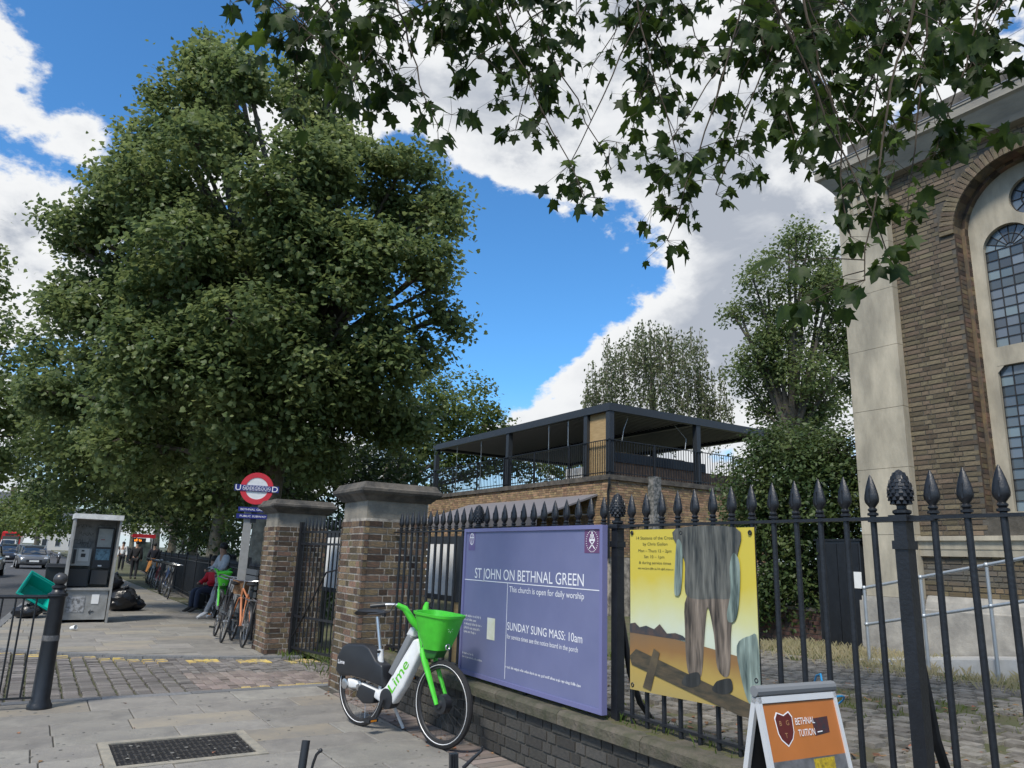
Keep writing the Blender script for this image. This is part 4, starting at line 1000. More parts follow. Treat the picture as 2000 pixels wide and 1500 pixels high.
# pergola
ZR = 6.24
posts = [(X0 + .1, Y0 + .1), (X0 + .1, 18.25), (X0 + .1, 22.9), (X0 + .1, Y1 - .4), (18.0, Y0 + .1), (X1 - .1, Y0 + .1), (X1 - .1, Y1 - .4), (X1 - .1, 23)]
pm = MB().b2((-.09, -.09, 0), (.09, .09, ZR - .22 - ZP)).mesh('pergola_post', anthracite)
for x, y in posts: link('pergola_post', pm, tb, Vector((x, y, ZP)) - tb.location)
for nm, lo, hi in (('roof_beam', (X0 - .02, Y0 - .02, ZR - .24), (X0 + .18, Y1 - .2, ZR)), ('roof_beam', (X0 + .18, Y0 - .02, ZR - .24), (X1 + .05, Y0 + .18, ZR)), ('roof_beam', (X1 - .15, Y0 + .18, ZR - .24), (X1 + .05, Y1 - .2, ZR)), ('roof_beam', (X0 + .18, Y1 - .4, ZR - .24), (X1 - .15, Y1 - .2, ZR)), ('roof_beam', (17.9, Y0 + .18, ZR - .22), (18.08, Y1 - .4, ZR - .02))):
    tbm(MB().b2(lo, hi), nm, anthracite)
lv = MB().box((0, 0, 0), (3.5, .19, .025), Matrix.Rotation(R_(18), 3, 'X')).mesh('louvre', mat('louvre_metal', (.5, .51, .52), .5))
for bx in (16.1, 19.85):
    for i in range(58): link('louvre', lv, tb, Vector((bx, Y0 + .3 + i * .2, ZR - .1)) - tb.location)
tbm(MB().b2((X0 + .18, Y0 + .18, ZR - .03), (X1 - .15, Y1 - .4, ZR - .012)), 'roof_sheet', anthracite)
tbm(MB().b2((X0 + .12, 17.3, ZP), (X0 + .16, 18.15, ZR - .24)), 'timber_screen', timber)
tbm(MB().b2((X0 + 1.0, 18.3, ZP + .3), (X1 - 3, 18.5, ZP + .95)).b2((X0 + .5, Y0 + .9, ZP - .05), (X1 - .4, Y0 + 1.1, ZP + .55)), 'planter_wall', yellow_brick)
tbm(MB().b2((X0 + .4, Y0 + .85, ZP + .55), (X1 - 2.4, Y0 + 1.15, ZP + .85)), 'bench_back', anthracite)
mb = MB()
for i in range(6): mb.b2((X0 + .45, 18.95 + i * .16, ZP), (X0 + .5, 18.95 + i * .16 + .10, ZP + .42))
tbm(mb, 'white_slats', white_plastic, kind='stuff')
for x, y in ((X0 + .12, 20.4), (X0 + .12, 19.3), (X0 + .12, 25), (X0 + .12, 27)): tbm(MB().tube([(x, y, ZP), (x, y, ZR - .24)], .012, 5), 'cable_stay', steel)
for s in ((15.2, 14.9), (17.2, 17.6)):
    tbm(MB().tube([(s[0], Y0 + .3, ZR - .3), (s[1] + .1, Y0 + .28, ZR - .7), (s[1], Y0 + .25, ZR - 1.1)], .012, 5), 'hanging_strap', galv)
# balustrade
bar = MB().b2((-.008, -.008, 0), (.008, .008, 1.06)).mesh('baluster', black_iron)
n = int((Y1 - Y0) / .11)
for i in range(n): link('baluster', bar, tb, Vector((X0 + .0, Y0 + i * .11, ZP)) - tb.location)
n = int((X1 - X0) / .11)
for i in range(n): link('baluster', bar, tb, Vector((X0 + i * .11, Y0 + .0, ZP)) - tb.location)
for z in (.08, 1.06):
    tbm(MB().b2((X0 - .02, Y0 - .02, ZP + z - .012), (X0 + .02, Y1, ZP + z + .012)), 'balustrade_rail', black_iron)
    tbm(MB().b2((X0 + .02, Y0 - .02, ZP + z - .012), (X1, Y0 + .02, ZP + z + .012)), 'balustrade_rail', black_iron)
for i in range(7): tbm(MB().b2((X0 - .02, Y0 + i * 2 - .02, ZP - .2), (X0 + .02, Y0 + i * 2 + .02, ZP + 1.08)), 'balustrade_post', black_iron)
for i in range(1, 5): tbm(MB().b2((X0 + i * 1.8 - .02, Y0 - .025, ZP - .2), (X0 + i * 1.8 + .02, Y0 + .025, ZP + 1.08)), 'balustrade_post', black_iron)
# awning
aw = empty('awning', (X0, 21, 3.45), 'grey fabric awning sloping from the yellow brick wall over the cafe front', 'awning')
child(MB().prism([(X0, 3.50), (X0, 3.44), (X0 - 2.2, 2.66), (X0 - 2.2, 2.70)], 17.6, 25.6, lambda u, v, d: (u, d, v)), 'canopy', awning_m, aw)
child(MB().b2((X0 - 2.22, 17.6, 2.45), (X0 - 2.2, 25.6, 2.70)), 'valance', awning_m, aw)
for y in (18, 21.5, 25.2): child(MB().tube([(X0, y, 2.9), (X0 - 2.15, y, 2.67)], .025, 6), 'arm', galv, aw)

# ================================================================== TREES
def tmpl(kind):
    if kind == 'plane':      # broad five-lobed leaf seen at a distance
        o = [(0, 0), (.5, .14), (.33, .45), (.36, .72), (0, 1), (-.36, .72), (-.33, .45), (-.5, .14)]
    elif kind == 'oval': o = [(0, 0), (.26, .3), (.24, .7), (0, 1), (-.24, .7), (-.26, .3)]
    else: o = [(0, 0), (.09, .3), (.07, .75), (0, 1), (-.07, .75), (-.09, .3)]
    n = len(o); v = [(x, y - .45, -.22 * abs(x)) for x, y in o] + [(0, -.05 if kind != 'thin' else 0, .03)]
    return np.array(v), np.array([(i, (i + 1) % n, n) for i in range(n)])
def leaf_cloud(name, C, Nrm, size, kind, m, parent, seed=0, **kw):
    r = np.random.default_rng(seed); C = np.asarray(C, float); Nrm = np.asarray(Nrm, float); n = len(C)
    tv, tf = tmpl(kind); Nrm /= np.linalg.norm(Nrm, axis=1, keepdims=True) + 1e-9
    t = r.normal(size=(n, 3)); t[:, 2] -= .8; t -= Nrm * (t * Nrm).sum(1, keepdims=True); t /= np.linalg.norm(t, axis=1, keepdims=True) + 1e-9
    s = np.cross(t, Nrm); sz = (size * r.uniform(.65, 1.25, n))[:, None, None]
    V = C[:, None, :] + sz * (s[:, None, :] * tv[None, :, 0:1] + t[:, None, :] * tv[None, :, 1:2] + Nrm[:, None, :] * tv[None, :, 2:3])
    k = len(tv); Fc = (tf[None] + (np.arange(n) * k)[:, None, None]).reshape(-1, 3)
    me = bpy.data.meshes.new(name); me.vertices.add(n * k); me.vertices.foreach_set('co', V.reshape(-1)); nf = len(Fc)
    me.loops.add(nf * 3); me.loops.foreach_set('vertex_index', Fc.reshape(-1).astype(np.int32)); me.polygons.add(nf); me.polygons.foreach_set('loop_start', np.arange(0, nf * 3, 3, dtype=np.int32))
    me.update(calc_edges=True); me.materials.append(m); return link(name, me, parent, **kw)
def tree(name, base, trunk_top, tr, blobs, nleaf, size, m, label, kind='plane', group=None, seed=1, cl=.27, per=26, barkm=None, droop=0.0, cat='tree', split=0):
    base = Vector(base); o = empty(name, base, label, cat, group); r = np.random.default_rng(seed); rd = random.Random(seed)
    B0 = [(Vector(c), rad) for c, rad in blobs]; B = B0
    if split:
        B = []
        for c, rad in B0:
            for q in range(split):
                v = Vector((rd.gauss(0, 1), rd.gauss(0, 1), rd.gauss(0, .9))).normalized(); B.append((c + v * rad * rd.uniform(.45, .85), rad * rd.uniform(.36, .58)))
    area = sum(q[1] ** 2 for q in B); ncl = max(10, int(nleaf / per))
    C = []; Nn = []; tips = []
    for c, rad in B:
        k = max(3, int(ncl * rad ** 2 / area))
        d = r.normal(size=(k, 3)); d /= np.linalg.norm(d, axis=1, keepdims=True); rr = rad * r.uniform(.25, 1.0, k) ** .45
        cc = np.array(c) + d * rr[:, None] * np.array([1, 1, .9])
        q = r.integers(max(4, per // 2), per * 3 // 2, k); tips += [(Vector(x), rad) for x in cc[: max(2, k // 9)]]
        for i in range(k):
            g = r.normal(size=(q[i], 3)) * cl * r.uniform(.6, 1.3); g[:, 2] *= .75
            C.append(cc[i] + g); Nn.append(d[i] * .5 + np.array([0, 0, .75]) + r.normal(size=(q[i], 3)) * .55)
    C = np.concatenate(C); Nn = np.concatenate(Nn)
    keep = C[:, 2] > .15; C = C[keep]; Nn = Nn[keep]
    leaf_cloud('crown', C - np.array(base), Nn, size, kind, m, o, seed)
    tt = Vector(trunk_top); mb = MB(); n = 7; pts = []
    for i in range(n):
        t = i / (n - 1); p = base.lerp(tt, t) - base; p += Vector((math.sin(t * 5 + seed) * .06, math.cos(t * 4) * .05, 0)) * (1 if 0 < i < n - 1 else 0); pts.append(p)
    mb.tube(pts, [tr * (1.35 if i == 0 else 1.0) * (1 - .45 * i / (n - 1)) for i in range(n)], 12)
    mb.build('trunk', barkm or bark, o, True)
    mb = MB()
    for c, rad in B0 + (B[::3] if split else []):
        st = base.lerp(tt, rd.uniform(.55, 1.0)) if (c - tt).z < 1 else tt; mid = st.lerp(c, .5) + Vector((rd.uniform(-.3, .3), rd.uniform(-.3, .3), rd.uniform(.0, .5)))
        L = (c - st).length; r0 = min(tr * .45, .03 + .018 * L); mb.tube([st - base, mid - base, c - base], [r0, r0 * .6, r0 * .28], 6, cap=False)
    for p, rad in tips:
        c = min(B, key=lambda q: (q[0] - p).length)[0]
        mb.tube([c - base, c.lerp(p, .55) - base + Vector((0, 0, .08)), p - base], [.028, .018, .006], 4, cap=False)
    mb.build('limbs', barkm or limb_m, o, True, kind='stuff')
    return o
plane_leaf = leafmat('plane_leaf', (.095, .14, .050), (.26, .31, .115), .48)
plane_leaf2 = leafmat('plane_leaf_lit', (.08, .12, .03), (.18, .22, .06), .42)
dark_leaf = leafmat('dark_leaf', (.045, .078, .027), (.11, .15, .048), .4)
def AB(l): return [(at(px, py, d), r) for px, py, d, r in l]
# the large plane tree by the pavement
big = [(420, 165, 18, 1.2), (345, 255, 18, 1.1), (480, 225, 17, 1.4), (590, 215, 18, 1.1), (285, 375, 17.5, 1.3), (400, 370, 16, 1.7), (540, 350, 16, 1.7), (690, 310, 17, 1.1), (775, 345, 17, 1.0), (820, 430, 17, .9),
       (130, 465, 17.5, .7), (210, 475, 17, 1.1), (320, 520, 15.5, 1.7), (480, 530, 15, 1.9), (640, 480, 15.5, 1.7), (755, 520, 16, 1.3), (850, 560, 16.5, .75), (190, 605, 17, 1.2), (330, 680, 15.5, 1.7), (500, 700, 15, 1.9),
       (660, 650, 15.5, 1.7), (785, 655, 16, 1.1), (170, 730, 17.5, 1.3), (300, 820, 17, 1.5), (470, 830, 16.5, 1.5), (620, 800, 16, 1.5), (740, 780, 16.5, 1.2), (640, 560, 19, 2.0), (400, 600, 19, 2.2), (440, 120, 18, .8), (400, 105, 18, .55), (640, 175, 18, .7), (110, 560, 18, .6), (870, 400, 17, .5), (880, 620, 16.5, .5)]
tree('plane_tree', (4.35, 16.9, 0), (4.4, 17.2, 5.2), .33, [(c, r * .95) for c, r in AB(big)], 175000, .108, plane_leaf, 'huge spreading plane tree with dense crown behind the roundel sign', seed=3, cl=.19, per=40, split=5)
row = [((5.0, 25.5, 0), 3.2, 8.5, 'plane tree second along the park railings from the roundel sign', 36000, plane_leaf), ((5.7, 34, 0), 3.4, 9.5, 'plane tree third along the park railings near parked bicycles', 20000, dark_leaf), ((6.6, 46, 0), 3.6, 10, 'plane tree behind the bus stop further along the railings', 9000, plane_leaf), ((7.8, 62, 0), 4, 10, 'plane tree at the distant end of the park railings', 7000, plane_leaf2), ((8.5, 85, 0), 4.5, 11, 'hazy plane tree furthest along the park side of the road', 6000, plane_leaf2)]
for i, (b_, rad, h, lab, n, m) in enumerate(row):
    rd = random.Random(i + 40); bl = []
    for q in range(11):
        a = q * 2.4; rr = rad * rd.uniform(.35, .85); bl.append((Vector((b_[0] + rr * math.cos(a) - .3, b_[1] + rr * math.sin(a), rd.uniform(3.9, h - 1.2))), rad * rd.uniform(.36, .52)))
    if i == 0: bl += AB([(120, 760, 26, 1.3), (180, 840, 26, 1.5), (110, 850, 27, 1.1), (230, 885, 26, 1.3), (300, 915, 25, 1.2), (160, 930, 28, 1.3), (380, 940, 24, 1.2), (450, 950, 23, 1.0), (90, 680, 26, .9)])
    if i == 1: bl += AB([(110, 930, 36, 1.6), (70, 880, 36, 1.4), (160, 980, 36, 1.3), (60, 800, 36, 1.4)])
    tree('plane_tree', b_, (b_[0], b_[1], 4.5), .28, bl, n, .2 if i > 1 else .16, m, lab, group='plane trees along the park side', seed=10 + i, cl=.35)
# undergrowth of the park seen behind gate and piers
def bush(name, blobs, n, size, m, label, seed, kind='oval', cat='shrub', cl=.2, group=None):
    B = AB(blobs); c = sum((b[0] for b in B), Vector()) / len(B); base = Vector((c.x, c.y, .0))
    return tree(name, base, (c.x, c.y, max(.6, c.z * .6)), .08, B, n, size, m, label, kind, group, seed, cl, 24, cat=cat)
bush('holly_shrub', [(560, 960, 20, 1.2), (640, 930, 20, 1.4), (720, 940, 19, 1.1), (770, 930, 19, .9), (600, 1040, 17, .9), (640, 1120, 16, .8), (760, 1000, 18, .9), (700, 1060, 17, .9)], 14000, .12, dark_leaf, 'dark evergreen shrubbery behind the iron gate and piers', 21)
bush('park_shrub', [(330, 985, 50, 2.2), (390, 1000, 30, 1.4), (440, 1010, 26, 1.2), (380, 1045, 30, 1.0), (420, 1060, 26, .9), (260, 985, 56, 2.4), (480, 1040, 21, .8), (400, 1030, 24, .9), (350, 1040, 48, 1.3)], 16000, .14, dark_leaf, 'dark shrubbery behind the park railings and parked bicycles', 22)
tree('lime_tree', (14.5, 36, 0), (14.5, 36, 4), .25, AB([(890, 790, 40, 2.4), (820, 840, 40, 2.4), (950, 835, 40, 1.4), (800, 790, 40, 2.4), (860, 900, 40, 2.2), (920, 880, 40, 1.8), (770, 880, 40, 2.2), (980, 880, 41, 1.6), (1050, 900, 42, 1.6), (1120, 900, 43, 1.6)]), 20000, .17, plane_leaf2, 'sunlit yellow green tree behind the terrace building left end', seed=23)
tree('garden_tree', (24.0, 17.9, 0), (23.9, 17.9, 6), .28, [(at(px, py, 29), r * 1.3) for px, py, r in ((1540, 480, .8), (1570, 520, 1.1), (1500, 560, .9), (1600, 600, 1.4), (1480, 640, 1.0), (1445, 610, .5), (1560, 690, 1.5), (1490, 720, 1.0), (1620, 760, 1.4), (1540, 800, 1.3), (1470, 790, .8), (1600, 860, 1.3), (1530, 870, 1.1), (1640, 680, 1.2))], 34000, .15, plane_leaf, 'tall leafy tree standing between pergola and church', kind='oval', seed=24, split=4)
bush('elder_hedge', [(1560, 900, 13.5, .8), (1640, 900, 13, .8), (1490, 950, 14, .75), (1600, 960, 13, .9), (1660, 960, 12.6, .6), (1540, 1010, 13.5, .8), (1480, 1040, 14, .7), (1590, 1060, 13.2, .75), (1500, 1110, 13.5, .7), (1550, 1150, 13.2, .65), (1460, 990, 15, .65), (1590, 1140, 13.0, .6), (1480, 1170, 13.4, .5), (1650, 1040, 12.8, .6), (1520, 870, 14, .5)], 34000, .085, leafmat('hedge_leaf', (.045, .08, .025), (.14, .175, .055), .35, patch=1.6), 'thick pale green hedge between terrace building and black cabinet', 25, cl=.17)
# birch with hanging sprays behind the pergola
def weeping(base, blobs, m, label):
    base = Vector(base); o = empty('weeping_birch', base, label, 'tree'); rd = random.Random(5); C = []; Nn = []; mb = MB()
    top = base + Vector((0, 0, 9.5)); mb.tube([(0, 0, -1.5), (.1, 0, 4), (0, 0, 6.8)], [.22, .16, .06], 10); mb.build('trunk', bark, o, True); mb = MB()
    for c, rad in blobs:
        mb.tube([(0, 0, 6.5), (c - base) * .6 + Vector((0, 0, 3.2)), c - base + Vector((0, 0, rad * .5))], [.06, .04, .015], 5)
        for s in range(int(62 * rad)):
            a = rd.uniform(0, 6.28); q = rad * math.sqrt(rd.random()); p = c + Vector((q * math.cos(a), q * math.sin(a), rd.uniform(-.2, .7) * rad)); L = rd.uniform(.9, 2.3); dx, dy = rd.uniform(-.15, .15), rd.uniform(-.15, .15)
            mb.tube([p - base, p - base + Vector((dx, dy, -L))], [.008, .004], 3, cap=False)
            for i in range(int(L * 13)):
                t = rd.random(); C.append(p + Vector((dx * t, dy * t, -L * t)) + Vector((rd.gauss(0, .07), rd.gauss(0, .07), rd.gauss(0, .05)))); Nn.append((rd.gauss(0, 1), rd.gauss(0, 1), rd.gauss(0, .5)))
    mb.build('limbs', bark, o, False, kind='stuff')
    leaf_cloud('crown', np.array(C) - np.array(base), np.array(Nn), .13, 'oval', m, o, 6)
weeping(at(1275, 1000, 32), AB([(1270, 660, 32, 1.0), (1220, 690, 32, 1.1), (1330, 680, 32, 1.2), (1180, 730, 32, .9), (1290, 730, 32, 1.3), (1370, 740, 32, 1.0), (1400, 790, 32, .8), (1240, 780, 32, 1.2), (1340, 790, 32, 1.2), (1165, 770, 32, .6)]), leafmat('birch_leaf', (.10, .13, .055), (.19, .22, .10), .4), 'thin weeping birch with hanging sprays behind the pergola')
# trees over the road on the other side
tree('street_tree', (-8.5, 27, 0), (-8.3, 27, 5), .3, AB([(-20, 640, 28, 1.2), (20, 690, 28, .8), (-60, 760, 27, 1.8), (20, 790, 28, 1.1), (-10, 850, 28, 1.4), (50, 850, 29, .6), (-60, 900, 27, 1.5), (30, 900, 29, .6), (-30, 500, 27, .8), (-60, 560, 27, 1.2)]), 6500, .17, leafmat('pale_leaf', (.12, .165, .05), (.25, .29, .10), .5), 'loose street tree leaning over the far side of the road', seed=31)
fr = [(at(45, 985, 110), 3.2), (at(80, 1010, 100), 3.0), (at(95, 970, 90), 3.0), (at(60, 1020, 105), 2.6), (at(110, 1010, 85), 2.4), (at(75, 960, 95), 2.0)]
tree('distant_tree', (fr[1][0].x, fr[1][0].y, 0), (fr[1][0].x, fr[1][0].y, 4), .4, fr, 6000, .4, plane_leaf2, 'bright green tree far down the road above the parked cars', seed=32, cl=.7)
tree('distant_tree', (at(10, 1020, 150).x, at(10, 1020, 150).y, 0), at(10, 1000, 150), .4, [(at(8, 1030, 150), 3.5), (at(-15, 1015, 150), 4)], 2500, .5, plane_leaf, 'small dark tree at the far end of the road', seed=33, cl=.9)

# ------------------------------------------------------------------ overhanging plane branches close by
def overhang():
    base = Vector((6.3, -1.6, .28)); o = empty('overhanging_plane_tree', base, 'plane tree whose leafy twigs hang over the pavement against the sky', 'tree')
    rd = random.Random(11)
    mb = MB(); mb.tube([(0, 0, -.1), (.05, .1, 2), (-.1, .2, 4.2), (-.3, .5, 6.2), (-.5, .9, 8.2)], [.42, .33, .28, .22, .15], 14); mb.build('trunk', bark, o, True)
    limbs = []
    for tgt, d in (((700, -260), 6.2), ((1000, -300), 6.4), ((1300, -280), 6.2), ((1600, -260), 6.0), ((1900, -220), 5.6), ((1750, -330), 5.2)):
        e = at(*tgt, d); st = base + Vector((-.3, .5, 6.0)); mid = st.lerp(e, .5) + Vector((0, 0, .9)); limbs.append((st, mid, e))
        b = MB(); b.tube([st - base, st.lerp(mid, .5) - base + Vector((0, 0, .3)), mid - base, mid.lerp(e, .5) - base + Vector((0, 0, .12)), e - base], [.11, .09, .07, .05, .03], 8); b.build('limb', bark, o, True)
    tips = [(585, 55, 4.6, 11), (640, 95, 4.7, 12), (690, 165, 5, 13), (735, 190, 5.2, 12), (790, 165, 5.2, 13), (845, 245, 4.6, 11), (900, 140, 5.4, 12), (960, 105, 5.6, 10), (700, 70, 5, 14), (780, 80, 5.2, 14), (860, 60, 5.4, 13), (640, 20, 5, 8),
            (1010, 255, 5.6, 10), (1060, 200, 5.8, 11), (1110, 325, 5.6, 11), (1140, 385, 5.2, 10), (1190, 330, 5.6, 12), (1235, 250, 5.8, 12), (1290, 310, 5.5, 12), (1300, 470, 5.0, 9), (1350, 395, 5.2, 12), (1400, 380, 5.4, 11), (1420, 250, 5.8, 12), (1250, 120, 6, 12), (1330, 200, 5.8, 12), (1160, 130, 6, 10), (1380, 110, 6, 10), (1090, 90, 6, 9),
            (1480, 180, 6, 12), (1530, 235, 5.8, 12), (1560, 300, 5.6, 10), (1600, 200, 5.8, 12), (1625, 320, 5.2, 11), (1660, 235, 5.4, 11), (1700, 170, 5.6, 11), (1690, 330, 5.0, 12), (1750, 250, 5.2, 11), (1790, 150, 5.4, 11), (1830, 300, 4.8, 9), (1880, 255, 4.8, 9), (1930, 60, 5, 8), (1890, 130, 5.2, 9), (1850, 70, 5.4, 9), (1500, 90, 6, 11), (1560, 60, 6, 10),
            (1665, 465, 4.3, 11), (1690, 545, 4.0, 11), (1740, 500, 4.2, 10), (1775, 415, 4.5, 10), (1720, 400, 4.7, 11), (1640, 60, 5.8, 10), (1720, 50, 5.6, 9)]
    leaves = []; tw = MB()
    for (px, py, d, n) in tips:
        e = at(px, py, d); s = at(px + rd.choice((-1, 1)) * rd.uniform(40, 330), -rd.uniform(60, 260), d + rd.uniform(.1, .8)); lim = min(limbs, key=lambda l: (l[2] - s).length)
        m1 = s.lerp(e, .45) + Vector((rd.uniform(-.15, .15), rd.uniform(-.15, .15), rd.uniform(-.05, .1))); path = [lim[1].lerp(lim[2], rd.uniform(.3, 1)), s, m1, e]
        P_ = []
        for i in range(13):
            t = i / 12; a = path[1] * (1 - t) ** 2 + path[2] * 2 * t * (1 - t) + path[3] * t * t; P_.append(a + Vector((rd.gauss(0, .012), rd.gauss(0, .012), 0)))
        tw.tube([path[0] - base] + [p - base for p in P_], [.014, .011] + [.009 - .0055 * i / 11 for i in range(12)], 5, cap=False)
        for c in range(int(n * .62) + 2):
            t = 1 - (rd.random() ** 1.15) * .85 if c else 1.0; k = t * 12; jj = min(11, int(k)); p = P_[jj].lerp(P_[jj + 1], k - jj)
            e2 = p + Vector((rd.gauss(0, .14), rd.gauss(0, .14), rd.gauss(-.05, .09))) if c else p
            tw.tube([p - base, p.lerp(e2, .5) - base + Vector((0, 0, .015)), e2 - base], [.004, .003, .002], 4, cap=False)
            for i in range(rd.randint(4, 8)):
                q = e2 + Vector((rd.gauss(0, .065), rd.gauss(0, .065), rd.gauss(-.03, .05))); leaves.append((e2, q, rd.uniform(.06, .15)))
                tw.tube([e2 - base, q - base], .0015, 3, cap=False)
    tw.build('twigs', twig_m, o, False, kind='stuff')
    # lobed leaf meshes
    lm = leafmat('near_plane_leaf', (.018, .040, .008), (.085, .14, .02), .5, .55, 2.5); meshes = []
    for v in range(5):
        rv = random.Random(90 + v)
        out = [(0, 0), (.12, .02), (.30, -.06), (.33, .10), (.55, .16), (.40, .30), (.50, .50), (.62, .66), (.36, .64), (.20, .60), (.16, .80), (0, 1.05), (-.16, .80), (-.20, .60), (-.36, .64), (-.62, .66), (-.50, .50), (-.40, .30), (-.55, .16), (-.33, .10), (-.30, -.06), (-.12, .02)]
        out = [(x + rv.uniform(-.03, .03), y + rv.uniform(-.03, .03)) for x, y in out]; nn = len(out); cup = rv.uniform(.05, .35); fold = rv.uniform(.1, .45)
        zf = lambda x, y: -fold * abs(x) * .6 - cup * (x * x + (y - .4) ** 2) * .7
        vs = [(x, y, zf(x, y)) for x, y in out] + [(x * .45, .38 + (y - .38) * .45, zf(x * .45, .38 + (y - .38) * .45)) for x, y in out] + [(0, .38, zf(0, .38))]
        fs = [(i, (i + 1) % nn, nn + (i + 1) % nn, nn + i) for i in range(nn)] + [(nn + i, nn + (i + 1) % nn, 2 * nn) for i in range(nn)]
        b = MB().add(vs, fs); meshes.append(b)
    shared = []
    for b in meshes:
        me = bpy.data.meshes.new('leaf'); me.from_pydata(b.v, [], b.f); me.materials.append(lm); me.polygons.foreach_set('use_smooth', [True] * len(me.polygons)); shared.append(me)
    camp = CAMPOS; leaves.sort(key=lambda l: (l[1] - camp).length / l[2]); rest = MB()
    for i, (p, q, s) in enumerate(leaves):
        d = (q - p); d = d.normalized() if d.length > .01 else Vector((0, 0, -1)); d = (d * .5 + Vector((rd.gauss(0, .35), rd.gauss(0, .35), -.75))).normalized()
        nrm = Vector((rd.gauss(0, .55), rd.gauss(0, .55), 1.0)); nrm = (nrm - d * nrm.dot(d)).normalized(); x = d.cross(nrm)
        R3 = Matrix((x, d, nrm)).transposed(); v = rd.randrange(5); sc = s * 1.0
        if i < 300:
            lo = link('leaf', shared[v], o, q - base); lo.rotation_euler = R3.to_euler(); lo.scale = (sc * rd.uniform(.7, 1.1), sc * rd.uniform(.85, 1.1), sc)
        else:
            b = meshes[v]; kx = rd.uniform(.7, 1.1); rest.add([R3 @ (Vector((a[0] * kx, a[1], a[2])) * sc) + q - base for a in b.v], b.f)
    ob = link('foliage', bpy.data.meshes.new('foliage'), o, kind='stuff'); ob.data.from_pydata(rest.v, [], rest.f); ob.data.materials.append(lm)
overhang()

# ================================================================== BICYCLES
def wheel_parts(parent, c, r, tm=tyre_m, rm=rim_m, stripe=False, hub=.03, nsp=24, tw=.022, yaw=0.0, hubm=None):
    w = bpy.data.objects.new('wheel', None); COL.objects.link(w); w.parent = parent; w.location = c; w.rotation_euler = (0, 0, yaw)
    MB().torus((0, 0, 0), r - tw, tw, None, 40, 8).build('tyre', tm, w, True)
    MB().torus((0, 0, 0), r - tw * 2.0, tw * .55, None, 40, 6).build('rim', rm, w, True)
    if stripe:
        for s in (-1, 1): MB().torus((0, s * tw * .86, 0), r - tw * 1.35, .0035, None, 40, 4).build('reflective_ring', reflect_m, w, True)
    b = MB()
    for i in range(nsp):
        a = 2 * math.pi * i / nsp; t = a + (.35 if i % 2 else -.35); s = (.025 if (i // 2) % 2 else -.025)
        b.tube([(hub * math.cos(t), s, hub * math.sin(t)), ((r - tw * 2.3) * math.cos(a), 0, (r - tw * 2.3) * math.sin(a))], .0014, 3, cap=False)
    b.build('spokes', steel if not hubm else rim_m, w, kind='stuff')
    MB().lathe([(hub * .4, -.055), (hub * .5, -.04), (hub, -.035), (hub, .035), (hub * .5, .04), (hub * .4, .055)], 14, axis='y').build('hub', hubm or steel, w, True)
    return w
def side(poly, y0, y1, m, name, parent, bev=0.0):
    b = MB(); b.prism(poly, y0, y1, lambda u, v, d: (u, d, v)); o = b.build(name, m, parent)
    if bev:
        md = o.modifiers.new('bevel', 'BEVEL'); md.width = bev; md.segments = 3; md.limit_method = 'ANGLE'; md.angle_limit = R_(25)
        o.data.polygons.foreach_set('use_smooth', [True] * len(o.data.polygons))
    return o
